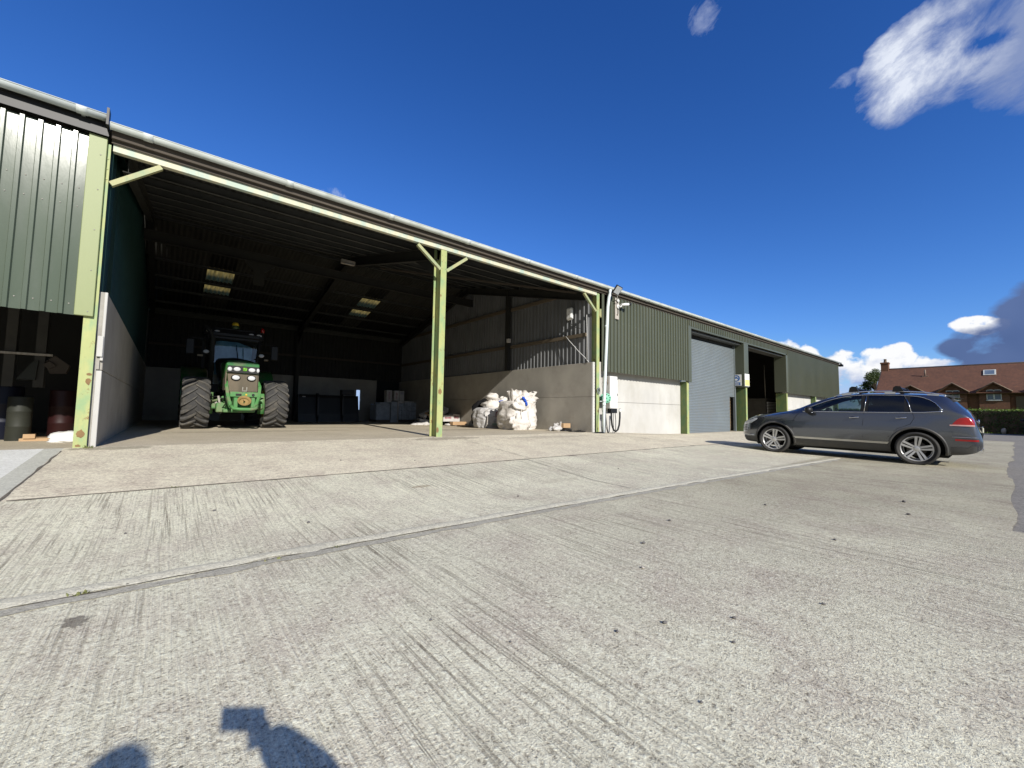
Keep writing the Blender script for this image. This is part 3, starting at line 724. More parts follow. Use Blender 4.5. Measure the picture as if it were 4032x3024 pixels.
# front axle and undercarriage
mb=MB(); mb.bbox(X(-.72),X(-.28),TY-.17,TY+.17,.60,.84,.03); mb.bbox(X(.28),X(.72),TY-.17,TY+.17,.60,.84,.03); mb.bbox(X(-.30),X(.30),TY-.6,TY+.9,.50,1.10,.04)
for s in (-1,1): mb.cyl((X(s*.70),TY,.45),(X(s*.70),TY,1.1),.11); mb.tube([(X(s*.30),TY-.35,1.0),(X(s*.52),TY-.28,.86),(X(s*.66),TY-.2,.82)],.035,8)
mb.bbox(X(-.55),X(-.33),TY-.62,TY-.3,.50,.78,.02); mb.bbox(X(-.40),X(.40),TY-.9,TY-.6,.50,.60,.02)
mb.build('front_axle',M['tframe'],tr)
mb=MB(); mb.tube([(X(-.50),TY-.45,.98),(X(-.47),TY-.5,.80),(X(-.42),TY-.5,.72)],.03,8); mb.cyl((X(-.56),TY-.42,.80),(X(-.44),TY-.42,.66),.035); mb.build('hydraulic_ram',M['strip'],tr)
mb=MB(); mb.tube([(X(-.42),TY-.5,1.2),(X(-.36),TY-.85,1.02),(X(-.33),TY-.9,.8),(X(-.4),TY-.6,.62)],.016,6); mb.tube([(X(-.72),TY-.1,.95),(X(-.5),TY-.3,.97),(X(-.35),TY-.4,.9)],.016,6); mb.tube([(X(.72),TY-.1,.95),(X(.5),TY-.3,.97),(X(.38),TY-.4,.9)],.016,6); mb.build('hoses',M['wire'],tr,kind='stuff')
mb=MB(); mb.bbox(X(-.33),X(.26),TY+.9,TY+1.0,.22,.52,.01); mb.bbox(X(-.35),X(.35),TY+.8,TY+3.6,.45,1.2,.05); mb.build('gearbox',M['steel_dark'],tr)
mb=MB(); mb.bbox(X(-.92),X(-.72),TY+.1,TY+.35,.85,1.25,.03); mb.build('step_bracket',M['grille'],tr)
for s in (-1,1):
    mb=MB(); mb.prism([(TY+1.2,.55),(TY+2.0,.55),(TY+2.0,1.2),(TY+1.2,1.2)],'x',X(s*.45),X(s*.88)); mb.build('fuel_tank',M['black'],tr)
# cab
CY=TY+1.25
mb=MB()
def pil(a,b,w=.055): bar(mb,a,b,w,w)
for s in (-1,1):
    pil((X(s*.60),CY+.12,1.35),(X(s*.76),CY+.22,3.04),.07); pil((X(s*.78),CY+1.5,1.4),(X(s*.78),CY+1.45,3.04),.08); pil((X(s*.80),CY+.85,1.4),(X(s*.80),CY+.85,3.0),.05)
    pil((X(s*.60),CY+.12,1.40),(X(s*.80),CY+1.5,1.42),.07)
pil((X(-.60),CY+.12,1.38),(X(.60),CY+.12,1.38),.07); pil((X(-.78),CY+1.5,1.42),(X(.78),CY+1.5,1.42),.07); pil((X(-.76),CY+.22,3.02),(X(.76),CY+.22,3.02),.08)
mb.box(X(-.8),X(.8),CY+.1,CY+1.55,1.15,1.38)
cab=mb.build('cab_frame',M['black'],tr)
mb=MB(); mb.rings([[(X(x),y,z) for x,z in ((-.72,3.06),(.72,3.06),(.70,3.14),(-.70,3.14))] for y in (CY+.02,)]+[[(X(x),y,z) for x,z in ((-.86,3.04),(.86,3.04),(.84,3.28),(-.84,3.28))] for y in (CY+.10,CY+.25,CY+1.6,CY+1.72)],0,False); mb.bbox(X(-.6),X(.6),CY+.1,CY+1.5,3.26,3.34,.03); mb.build('cab_roof',M['black'],cab)
mb=MB(); mb.add([(X(-.56),CY+.115,1.42),(X(.56),CY+.115,1.42),(X(.72),CY+.22,3.0),(X(-.72),CY+.22,3.0)],[(0,1,2,3)]); mb.build('windscreen',M['glass'],cab)
# pale blue dust sheet / seat cover seen through the windscreen
M['sheet']=mat('pale_blue_plastic',(.22,.42,.60),(.10,.22,.34),2.2,.35,bump=.6,bscale=3,bdist=.05,stretch=(1,1,.7))
mb=MB()
def shf(u,v):
    x=lerp(-.50,.56,u); zt=2.92-.5*max(0,u-.55)**1.4-.35*max(0,.12-u); z=lerp(1.75,zt,v)
    return (X(x),CY+.42+.07*noise.noise(Vector((u*5,v*3,1)))+.04*math.sin(u*14+v*3),z)
mb.grid(24,14,shf); mb.build('seat_cover',M['sheet'],cab)
mb=MB(); mb.tube([(X(.10),CY+.10,1.9),(X(.12),CY+.13,2.35),(X(.06),CY+.17,2.8)],.012,6); mb.tube([(X(.30),CY+.08,2.0),(X(.26),CY+.15,2.7)],.008,6); mb.build('wiper',M['black'],cab)
mb=MB(); mb.bbox(X(-.28),X(.28),CY+.75,CY+1.3,1.5,1.7,.05); mb.bbox(X(-.26),X(.26),CY+1.2,CY+1.35,1.6,2.4,.05); mb.build('seat',M['black'],cab)
for x in (-.72,-.51,.47,.70):
    mb=MB(); oval(mb,(X(x),CY+.06,3.175),.085,.05,.02); mb.cyl((X(x),CY+.12,3.175),(X(x),CY+.05,3.175),.07,n=14,m=1); mb.build('roof_light',[M['lamp2'] if 'lamp2' in M else M['lamp'],M['black']],cab)
mb=MB(); mb.rings([[(X(.01)+.105*s_*math.cos(2*math.pi*k/20),CY+.25+.105*s_*math.sin(2*math.pi*k/20),z) for k in range(20)] for s_,z in ((.9,3.32),(1,3.38),(1,3.46))],1,True); mb.rings([[(X(.01)+.105*s_*math.cos(2*math.pi*k/20),CY+.25+.105*s_*math.sin(2*math.pi*k/20),z) for k in range(20)] for s_,z in ((1,3.46),(.96,3.53),(.7,3.57),(.2,3.585))],0,True); mb.build('guidance_dome',[M['yellow'],M['tgreen']],cab)
mb=MB(); mb.cyl((X(.92),CY+.9,3.28),(X(.92),CY+.9,3.42),.02); mb.build('beacon_stem',M['black'],cab); mb=MB(); mb.tube([(X(.92),CY+.9,3.42),(X(.92),CY+.9,3.56),(X(.92),CY+.9,3.6)],[.065,.065,.03],12); mb.build('beacon',M['red'],cab)
for s,x in ((-1,-.77),(1,.80)):
    mb=MB(); pil2=bar(mb,(X(s*.62),CY+.15,2.35),(X(x),CY+.1,2.42),.03,.03); oval(mb,(X(x),CY+.02,2.47),.085,.06,.02,1); mb.cyl((X(x),CY+.1,2.47),(X(x),CY+.02,2.47),.07,n=14); mb.build('side_lamp',[M['black'],M['lamp']],tr)
    mb=MB(); mb.bbox(X(x+s*.09),X(x+s*.22),CY+.0,CY+.05,2.30,2.36,.008); mb.build('indicator',M['amber'],tr)
    mb=MB(); bar(mb,(X(s*.78),CY+.2,2.9),(X(s*1.2),CY+.0,2.9),.025,.025); mb.bbox(X(s*1.2-.11),X(s*1.2+.11),CY-.03,CY+.02,2.35,2.85,.02); mb.build('mirror',M['black'],tr)
    mb=MB(); 
    def fen(u,v,s=s): 
        a=lerp(-.2,2.1,u); return (X(s*lerp(.66,1.36,v)),TY+2.95-1.07*math.cos(a),.98+1.07*math.sin(a))
    mb.grid(14,3,fen); mb.build('rear_mudguard',M['tgreen'],tr)
mb=MB(); mb.tube([(X(-.62),CY-.02,1.4),(X(-.62),CY-.02,2.95),(X(-.68),CY-.02,3.12),(X(-.85),CY-.02,3.32)],[.07,.07,.055,.055],12); mb.build('exhaust',M['steel_dark'],tr)
# ------------------------------------------------------------------ SUV car
def paint(name,c1,metal=.65,rough=.28):
    m,t,b=newmat(name); P=t.new('ShaderNodeTexCoord').outputs['Object']
    col=t.mix(t.ramp(t.noise(P,900,2),.3,.7),c1,tuple(x*1.25 for x in c1))
    d=t.ramp(t.noise(t.mapping(P,(1,1,2.5)),1.6,5,.6),.5,.8,0,.06); col=t.mix(d,col,(.20,.18,.15))
    t.link(col,b.inputs['Base Color']); b.inputs['Metallic'].default_value=metal; b.inputs['Roughness'].default_value=rough
    b.inputs['Coat Weight'].default_value=1; b.inputs['Coat Roughness'].default_value=.03; return m
M['paint']=paint('dark_grey_metallic',(.115,.125,.145),.85,.2)
M['lowtrim']=mat('lower_body_trim',(.085,.085,.085),(.07,.07,.07),3,.5,dirt=(.16,.14,.12),dirt_scale=3,dirt_amt=.4)
M['arch']=mat('wheel_arch_black',(.012,.012,.012),None,3,.8)
M['cabin']=mat('cabin_trim',(.025,.025,.027),(.018,.018,.02),4,.7)
M['chrome']=mat('chrome',(.80,.80,.80),(.75,.75,.75),3,.12,metal=1)
M['alloy']=mat('alloy_wheel',(.66,.66,.66),(.58,.58,.58),4,.3,metal=.55)
M['lens']=mat('headlamp_lens',(.62,.64,.65),(.38,.40,.41),12,.08,coat=1)
M['lens_red']=mat('pale_red_lens',(.62,.35,.33),None,9,.12,coat=1)
M['chrome2']=mat('satin_strip',(.62,.62,.60),(.55,.55,.53),3,.3,metal=.6)
M['plate']=mat('number_plate',(.70,.68,.55),None,4,.4)
ZT=[(-2.505,.62),(-2.50,.78),(-2.47,.93),(-2.43,1.06),(-2.34,1.27),(-2.2,1.42),(-2.05,1.62),(-1.95,1.655),(-1.6,1.69),(-1.1,1.715),(-.6,1.72),(-.25,1.71),(0,1.68),(.3,1.60),(.6,1.485),(.9,1.35),(1.12,1.245),(1.22,1.215),(1.6,1.16),(2.0,1.095),(2.2,1.04),(2.32,.955),(2.39,.86),(2.42,.72)]
ZB=[(-2.505,.50),(-2.48,.42),(-2.40,.36),(-2.25,.31),(-1.9,.27),(1.9,.25),(2.25,.27),(2.35,.32),(2.40,.40),(2.42,.50)]
ZS=[(-2.505,.58),(-2.47,.82),(-2.43,.96),(-2.34,1.12),(-2.2,1.22),(-1.95,1.255),(-1.4,1.215),(-.5,1.195),(.4,1.185),(1.0,1.135),(1.6,1.05),(2.0,.965),(2.2,.91),(2.32,.84),(2.39,.76),(2.42,.66)]
WS=[(-2.505,.68),(-2.49,.76),(-2.44,.815),(-2.33,.85),(-2.1,.885),(-1.7,.905),(0,.905),(1.2,.90),(1.8,.875),(2.1,.835),(2.25,.77),(2.34,.69),(2.40,.58),(2.42,.50)]
ZR=[(-2.505,.60),(-2.47,.89),(-2.43,1.01),(-2.34,1.21),(-2.2,1.36),(-2.05,1.55),(-1.95,1.615),(-1.6,1.65),(-1.1,1.675),(-.6,1.68),(-.3,1.67),(0,1.625),(.3,1.54),(.6,1.42),(.9,1.27),(1.05,1.205),(1.2,1.18),(1.6,1.115),(2.0,1.04),(2.2,.985),(2.32,.91),(2.39,.82),(2.42,.69)]
WR=[(-2.505,.45),(-2.42,.66),(-2.33,.70),(-2.05,.655),(-1.9,.66),(-1.0,.675),(-.3,.665),(.3,.70),(.7,.735),(.95,.72),(1.6,.66),(2.1,.55),(2.3,.42),(2.42,.25)]
FL=[(0,.90),(.06,.955),(.14,.985),(.28,1.04),(.45,1.065),(.65,1.06),(.82,1.035),(.93,1.018),(1,1.0)]
def smt(T,x,h=.05): return (tab(T,x-h)+2*tab(T,x)+tab(T,x+h))/4
def low_x(y,z):
    zb,zs,ws=smt(ZB,y),smt(ZS,y),smt(WS,y); f=max(0,min(1,(z-zb)/(zs-zb))); return ws*tab(FL,f)
def surf_x(y,z):
    zs=smt(ZS,y)
    if z<=zs: return low_x(y,z)
    ws,wr,zr=smt(WS,y),smt(WR,y),smt(ZR,y); f=(z-zs)/max(.01,zr-zs)
    return lerp(ws,wr,f)+.018*math.sin(math.pi*min(1,f))
def top_z(x,y):
    zt,wr,zr=smt(ZT,y),smt(WR,y),smt(ZR,y); t=min(1.2,abs(x)/wr); return zt-(zt-zr)*t**2.4
def car_ring(y):
    zb,zs=smt(ZB,y),smt(ZS,y); zs=max(zs,zb+.02); pts=[(0,y,zb),(smt(WS,y)*.6,y,zb)]
    for f,k in FL: pts.append((smt(WS,y)*k,y,lerp(zb,zs,f)))
    zr=max(smt(ZR,y),zs+.005); wr=smt(WR,y); ws=smt(WS,y)
    for i in range(1,6):
        f=i/5; pts.append((lerp(ws,wr,f)+.018*math.sin(math.pi*f),y,lerp(zs,zr,f)))
    zt=max(smt(ZT,y),zr+.003)
    for k in (.93,.8,.6,.35): pts.append((wr*k,y,zt-(zt-zr)*k**2.4))
    pts.append((0,y,zt))
    return pts+[(-x,yy,z) for x,yy,z in pts[-2:0:-1]]
ys=[-2.505,-2.5,-2.48,-2.45,-2.42,-2.38,-2.33,-2.27,-2.2,-2.12,-2.05,-1.98]+[-1.9+.1*k for k in range(39)]+[2.0,2.08,2.15,2.22,2.28,2.33,2.37,2.40,2.42]
ys=sorted(set(round(y,4) for y in ys))
CAR=thing('parked_car','dark grey metallic estate style off-roader with silver roof rails parked nose towards the shed','car',(14.42,-6.175,-.413),0)
CAR.rotation_euler=(R(.97),0,R(1.0))
def bool_cut(o,cutters):
    for c in cutters:
        md=o.modifiers.new('cut','BOOLEAN'); md.operation='DIFFERENCE'; md.solver='EXACT'; md.object=c
        try: md.material_mode='TRANSFER'
        except Exception: pass
    dg=bpy.context.evaluated_depsgraph_get(); me=bpy.data.meshes.new_from_object(o.evaluated_get(dg)); o.modifiers.clear(); old=o.data; o.data=me; me.name=o.name
    bpy.data.meshes.remove(old)
    for c in cutters:
        d=c.data; bpy.data.objects.remove(c); bpy.data.meshes.remove(d)
    return o
mb=MB(); mb.rings([car_ring(y) for y in ys],0,True); body=mb.build('body',[M['paint']],None,weld=True)
cut=[]
WH=((-1.48,),(1.46,))
for (wy,) in WH:
    for s in (-1,1):
        c=MB(); c.cyl((s*.58,wy,.385),(s*1.2,wy,.385),.462,n=56); cut.append(c.build('c',[M['arch']]))
# cabin hollow
def inner_ring(y):
    out=[]; zb=.875
    wl=smt(WS,y)-.07; zs=smt(ZS,y); zr=smt(ZR,y)-.06; wr=smt(WR,y)-.05; zt=smt(ZT,y)-.06; zr=max(zr,zb+.2)
    q=[(0,zb),(wl,zb),(wl,max(zb+.1,min(zs,zr-.05))),(wr,zr),(wr*.6,max(zr+.01,zt-(zt-zr)*.3)),(0,max(zr+.02,zt))]
    return [(x,y,z) for x,z in q]+[(-x,y,z) for x,z in q[-2:0:-1]]
c=MB(); c.rings([inner_ring(y) for y in (-2.1,-1.9,-1.5,-1,-.5,-.2,0,.3,.6,.85,1.0)],0,False); cut.append(c.build('c',[M['cabin']]))
PT=[(-1.9,1.30),(-1.80,1.44),(-1.66,1.55),(-1.5,1.600),(-1.2,1.630),(-.6,1.640),(-.30,1.625),(-.05,1.575),(.20,1.50),(.50,1.37),(.80,1.225)]   # top line of the side glass
def wtop(y): return tab(PT,y)
def wbot(y): return tab([(-1.9,1.275),(-1.6,1.245),(-1.0,1.228),(0,1.215),(.8,1.205)],y)
def side_prism(y0,y1,e=0):
    n=14; rings=[]
    for i in range(n+1):
        y=lerp(y0,y1,i/n); zb=wbot(y)+e; zt=max(wtop(y)-e,zb+.004)
        rings.append([(surf_x(y,zb)+.08,y,zb),(surf_x(y,zt)+.08,y,zt),(surf_x(y,zt)-.14,y,zt),(surf_x(y,zb)-.14,y,zb)])
    return rings
WIN=((-.47,.74),(-1.28,-.60),(-1.86,-1.36))
for y0,y1 in WIN:
    for s in (-1,1):
        c=MB(); c.rings([[(s*x,y,z) for x,y,z in r] for r in side_prism(y0,y1)],0,False); cut.append(c.build('c',[M['black']]))
def top_prism(y0,y1,k):
    n=8; vs=[]; rings=[]
    for i in range(n+1):
        y=lerp(y0,y1,i/n); r=[]
        xs=[lerp(-k,k,j/6)*smt(WR,y) for j in range(7)]
        r=[(x,y,top_z(x,y)+.07) for x in xs]+[(x,y,top_z(x,y)-.13) for x in xs[::-1]]
        rings.append(r)
    return rings
c=MB(); c.rings(top_prism(.0,1.02,.90),0,False); cut.append(c.build('c',[M['black']]))
c=MB(); c.rings(top_prism(-2.27,-2.06,.95),0,False); cut.append(c.build('c',[M['black']]))
bool_cut(body,cut); body.parent=CAR
for p in body.data.polygons: p.use_smooth=True
try:
    body.data.set_sharp_from_angle(angle=R(38))
except Exception as e: print('sharp',e)
def cb(mb,name,mats,par=None): return mb.build(name,mats,par or CAR,world=False)
def spanel(mb,y0,y1,lo,hi,off,s,n=12,nz=3,m=0,th=0):
    lo_=lo if callable(lo) else (lambda y:lo); hi_=hi if callable(hi) else (lambda y:hi)
    def fn(u,v):
        y=lerp(y0,y1,u); z=lerp(lo_(y),hi_(y),v); return (s*(surf_x(y,z)+off),y,z)
    mb.grid(n,nz,fn,m)
    if th:
        mb.grid(n,nz,lambda u,v:(lambda p:(p[0]-s*th,p[1],p[2]))(fn(u,v)),m)
for s in (-1,1):
    for i,(y0,y1) in enumerate(WIN):
        mb=MB(); spanel(mb,y0-.01,y1+.01,lambda y:wbot(y)-.008,lambda y:max(wbot(y),wtop(y)+.008),-.010,s,16,3)
        cb(mb,'window',M['glass_car'] if i==0 else M['glass_dark'],body)
    # black pillars between the side glass
    mb=MB(); spanel(mb,-.605,-.465,lambda y:wbot(y)-.005,lambda y:wtop(y)+.004,.004,s,3); spanel(mb,-1.37,-1.27,lambda y:wbot(y)-.005,lambda y:wtop(y)+.004,.004,s,3); cb(mb,'door_pillar',M['black'],body)
    # bright line round the glass
    mb=MB(); L=[(y,wbot(y)-.012) for y in [-1.92+.1*k for k in range(28)]]; mb.tube([(s*(surf_x(y,z)+.006),y,z) for y,z in L],.009,6)
    L=[(-1.92+.02,1.28)]+[(y,wtop(y)+.014) for y in (-1.89,-1.8,-1.7,-1.6,-1.5,-1.35,-1.2,-1,-.8,-.6,-.4,-.3,-.15,0,.15,.3,.45,.6,.75)]; mb.tube([(s*(surf_x(y,z)+.006),y,z) for y,z in L],.008,6)
    mb.tube([(s*(surf_x(y,z)+.008),y,z) for y,z in ((-.535,1.22),(-.55,1.45),(-.565,1.63))],.008,6); mb.tube([(s*(surf_x(y,z)+.008),y,z) for y,z in ((-1.40,1.23),(-1.345,1.45),(-1.27,1.62))],.008,6)
    cb(mb,'window_trim',M['chrome'],body)
    # sill strip and lower trim
    mb=MB(); spanel(mb,-1.02,1.0,lambda y:.455+.0*y,lambda y:.505,.012,s,14,1,0,.012); cb(mb,'sill_strip',M['chrome2'] if 'chrome2' in M else M['chrome'],body)
    mb=MB(); spanel(mb,-1.02,1.0,.27,.44,.006,s,14,3); cb(mb,'sill_panel',M['lowtrim'],body)
    # shut lines
    mb=MB()
    def seam(pts,r=.0045): mb.tube([(s*(surf_x(y,z)+.0005),y,z) for y,z in pts],r,5)
    seam([(.98,.45),(1.0,.7),(.99,.95),(.92,1.08),(.86,1.13)]); seam([(-.50,.30),(-.50,.6),(-.51,.9),(-.53,1.20)]); seam([(-.98,.62),(-1.15,.83),(-1.38,.95),(-1.45,1.1),(-1.42,1.21)])
    seam([(y,.265) for y in (-1.0,0,1.0)],.004); seam([(-2.07,.93),(-2.2,.93),(-2.3,.92),(-2.42,.90)]); seam([(1.85,.60),(1.95,.80),(2.02,.93)]); seam([(.95,1.20),(1.4,1.10),(1.9,.985),(2.05,.95)])
    cb(mb,'shut_lines',M['arch'],body)
    # wheel arch lips
    for (wy,) in WH:
        mb=MB(); n=26; pts=[]; P2=[]
        for k in range(n+1):
            a=lerp(R(-14),R(194),k/n); y=wy+.466*math.cos(a); z=.385+.466*math.sin(a); y2=wy+.515*math.cos(a); z2=.385+.515*math.sin(a)
            pts.append((y,z)); P2.append((y2,z2))
        rr=[]
        for (y,z),(y2,z2) in zip(pts,P2):
            xa=surf_x(y,max(z,.28)); xb=surf_x(y2,max(z2,.28))
            rr.append([(s*(xa-.05),y,z),(s*(xa+.016),y,z),(s*(xb+.012),y2,z2),(s*(xb-.02),y2,z2)])
        mb.rings(rr,0,True,True,True,True); cb(mb,'wheel_arch_trim',M['lowtrim'],body)
    # door handles
    for hy,hz in ((-.34,1.07),(-1.22,1.09)):
        mb=MB(); x=surf_x(hy,hz); mb.tube([(s*(x-.005),hy+.10,hz-.012),(s*(x+.032),hy+.085,hz-.006),(s*(x+.036),hy-.04,hz+.004),(s*(x+.030),hy-.085,hz+.008),(s*(x-.005),hy-.10,hz+.008)],.013,8,0); mb.ball((s*(x+.0),hy+.02,hz-.004),.05,8,1,(.12,1.2,.6)); cb(mb,'door_handle',[M['chrome'],M['arch']],body)
    # lamps
    mb=MB(); spanel(mb,-2.395,-2.06,lambda y:.975,lambda y:tab([(-2.395,1.07),(-2.36,1.12),(-2.28,1.14),(-2.18,1.125),(-2.13,1.085),(-2.06,.985)],y),.008,s,14,5,0,.03); spanel(mb,-2.40,-2.02,lambda y:.945,lambda y:.975,.010,s,10,1,1,.03); cb(mb,'tail_lamp',[M['red'],M['lens_red']],body)
    mb=MB(); spanel(mb,-2.45,-2.10,.615,.655,.010,s,10,2,0,.02); cb(mb,'rear_reflector',M['red'],body)
    mb=MB(); spanel(mb,1.92,2.34,lambda y:tab([(1.90,.95),(2.1,.81),(2.36,.73)],y),lambda y:tab([(1.90,.975),(2.1,.955),(2.25,.90),(2.36,.83)],y),.010,s,10,3,0,.03); cb(mb,'headlamp',M['lens'],body)
    mb=MB()
    for k in range(4): spanel(mb,2.24,2.39,.60+.045*k,.622+.045*k,.010,s,5,1,0,.03)
    cb(mb,'bumper_vent',M['black'],body)
    mb=MB(); mb.tube([(s*(surf_x(y,.70)+.004),y,.70) for y in (-2.46,-2.4,-2.3,-2.2,-2.05)],.006,6); mb.tube([(s*(surf_x(y,.47)+.004),y,.47) for y in (2.0,2.15,2.3,2.38)],.012,6); cb(mb,'bumper_strip',M['chrome'],body)
    mb=MB(); spanel(mb,-2.46,-2.02,lambda y:smt(ZB,y)+.005,lambda y:.47 if y>-2.3 else .52,.006,s,8,3); spanel(mb,1.95,2.38,lambda y:smt(ZB,y)+.005,lambda y:.42,.006,s,8,3); cb(mb,'bumper_skirt',M['lowtrim'],body)
    # mirror
    mb=MB(); 
    Mm=Matrix.Translation((s*1.04,.60,1.235))@Matrix.Diagonal((1,1,1,1))
    mb.ball((0,0,0),.125,10,0,(1.1,.72,.82),Mm); bar(mb,(s*.86,.60,1.18),(s*.97,.60,1.20),.08,.05); mb.tube([(s*1.03,.50,1.16),(s*1.12,.54,1.17)],.012,6,1); cb(mb,'door_mirror',[M['black'],M['paint']],body)
    # roof rails
    mb=MB(); pts=[(s*(surf_x(y,smt(ZR,y))-.03+.0),y,z) for y,z in ((.12,1.60),(.0,1.655),(-.2,1.715),(-.6,1.745),(-1.1,1.745),(-1.6,1.715),(-1.9,1.66),(-1.98,1.62))]; mb.tube(pts,[.012,.016,.016,.016,.016,.016,.014,.010],8)
    for y in (-.15,-1.0,-1.75): x=surf_x(y,smt(ZR,y))-.03; bar(mb,(s*x,y+.1,smt(ZR,y)-.01),(s*x,y-.1,smt(ZR,y)-.01),.03,.12 if y>-1.6 else .08)
    cb(mb,'roof_rail',M['chrome'],CAR)
for y in (-.28,-1.13):
    mb=MB()
    for s in (-1,1): x=.62; mb.prism([(y-.12,1.735),(y+.09,1.735),(y+.07,1.84),(y+.02,1.875),(y-.06,1.865)],'x',s*x-.04,s*x+.04)
    mb.prism([(y-.06,1.82),(y+.05,1.82),(y+.02,1.86),(y-.03,1.86)],'x',-.6,.6); cb(mb,'roof_bar',M['black'],CAR)
mb=MB(); mb.grid(10,8,lambda u,v:(lerp(-.90,.90,v)*smt(WR,lerp(-.01,1.04,u)),lerp(-.01,1.04,u),top_z(lerp(-.90,.90,v)*smt(WR,lerp(-.01,1.04,u)),lerp(-.01,1.04,u))-.012)); cb(mb,'windscreen',M['glass_car'],body)
mb=MB(); mb.grid(6,8,lambda u,v:(lerp(-.97,.97,v)*smt(WR,lerp(-2.28,-2.05,u)),lerp(-2.28,-2.05,u),top_z(lerp(-.97,.97,v)*smt(WR,lerp(-2.28,-2.05,u)),lerp(-2.28,-2.05,u))-.008)); cb(mb,'rear_window',M['glass_dark'],body)
mb=MB(); mb.prism([(-1.93,1.665),(-2.0,1.655),(-2.17,1.60),(-2.18,1.585),(-2.05,1.585),(-1.95,1.63)],'x',-.62,.62); cb(mb,'roof_spoiler',M['paint'],body)
mb=MB(); mb.bbox(-.26,.26,-2.51,-2.485,.80,.91,.005); cb(mb,'number_plate',M['plate'],body)
mb=MB(); mb.tube([(-.3,-2.495,.93),(.3,-2.495,.93)],.012,6); mb.ball((0,-2.44,1.05),.055,8,0,(1,.3,1)); cb(mb,'tailgate_trim',M['chrome'],body)
for s in (-1,1):
    mb=MB(); mb.prism([(s*.45,.34),(s*.68,.36),(s*.68,.42),(s*.45,.41)],'y',-2.50,-2.3); cb(mb,'exhaust_tip',M['chrome'],body)
mb=MB(); mb.bbox(-.7,.7,-2.0,2.0,.20,.30,.03); cb(mb,'underbody',M['arch'],CAR)
mb=MB(); mb.prism([(-.36,.60),(.36,.60),(.42,.78),(-.42,.78)],'y',2.28,2.385); cb(mb,'front_grille',M['black'],body)
mb=MB()
for z in (.64,.69,.74): mb.tube([(-.36,2.39,z),(.36,2.39,z)],.008,6)
cb(mb,'grille_bar',M['chrome'],body)
# seats, wheel, dash
for x in (-.38,.38):
    mb=MB(); mb.bbox(x-.24,x+.24,-.55,-.05,.75,.95,.05); mb.bbox(x-.23,x+.23,-.72,-.55,.85,1.40,.05); mb.bbox(x-.13,x+.13,-.74,-.64,1.42,1.58,.03); cb(mb,'front_seat',M['cabin'],CAR)
mb=MB(); mb.bbox(-.62,.62,-1.6,-1.35,.8,1.42,.05); cb(mb,'rear_seat',M['cabin'],CAR)
mb=MB(); mb.bbox(-.75,.75,.4,.8,1.0,1.24,.04); cb(mb,'dashboard',M['cabin'],CAR)
mb=MB(); Ms=Matrix.Translation((.38,.22,1.16))@Matrix.Rotation(R(65),4,'X'); mb.lathe([(-.012,.17),(0,.188),(.012,.17),(0,.16),(-.012,.17)],24,0,Ms,axis='z'); mb.prism([(-.16,-.02),(.16,-.02),(.16,.02),(-.16,.02)],'z',-.01,.01,0,Ms); cb(mb,'steering_wheel',M['cabin'],CAR)
# wheels
def car_wheel(s,wy):
    o=MB(); cx=s*.865; T=Matrix.Translation((cx,wy,.385)); r=.385; rr=.292
    o.lathe([(s*.105,rr-.004),(s*.115,rr),(s*.105,rr-.02),(s*.08,rr-.028),(-s*.10,rr-.03),(-s*.10,rr-.05)],48,0,T)
    for k in range(5):
        a=R(90+72*k+8)
        for q in (-1,1):
            def pt(rad,off,x): 
                b=a; return (cx+s*x, wy+rad*math.cos(b)-q*off*math.sin(b), .385+rad*math.sin(b)+q*off*math.cos(b))
            vs=[]
            for rad,o0,o1,x in ((.045,.004,.040,.090),(.14,.010,.052,.098),(rr-.008,.016,.066,.112)):
                vs+= [pt(rad,o0,x),pt(rad,o1,x),pt(rad,o1-.004,x-.05),pt(rad,o0+.004,x-.05)]
            fs=[]
            for i in (0,4):
                for j in range(4): fs.append((i+j,i+(j+1)%4,i+4+(j+1)%4,i+4+j))
            fs+=[(0,1,2,3),(8,9,10,11)]
            o.add(vs,fs,0)
    o.lathe([(s*.02,.085),(s*.075,.078),(s*.092,.06),(s*.095,.03),(s*.096,.002)],24,0,T)
    w=o.build('wheel',[M['alloy']],CAR,world=False)
    o=MB(); o.lathe([(s*.02,.02),(s*.025,.17),(s*.005,.17),(s*.0,.02)],30,0,T); o.bbox(cx-.04,cx+.04,wy+.08,wy+.18,.385-.1,.385+.1,.02); o.build('brake_disc',[M['rust_d']],w,world=False)
    o=MB(); prof=[(s*.10,rr-.02),(s*.118,rr+.004),(s*.132,rr+.035),(s*.136,r-.06),(s*.125,r-.022),(s*.11,r-.006),(s*.08,r),(-s*.10,r),(-s*.13,r-.02),(-s*.135,r-.06),(-s*.12,rr),(-s*.10,rr-.03)]
    o.lathe(prof,56,0,T); 
    o.build('tyre',[M['rubber']],w,world=False)
    return w
M['rust_d']=mat('brake_steel',(.12,.11,.10),(.08,.07,.065),4,.5,metal=.6)
for (wy,) in WH:
    for s in (-1,1): car_wheel(s,wy)
# dark car half out of frame by the hedge
c2=dup(CAR); c2.location=(47.5,-10.45,-.45); c2.rotation_euler=(0,0,R(-90)); c2.scale=(.86,.86,.86)
c2['label']='dark car at the right edge of the photo in front of the hedge'; 
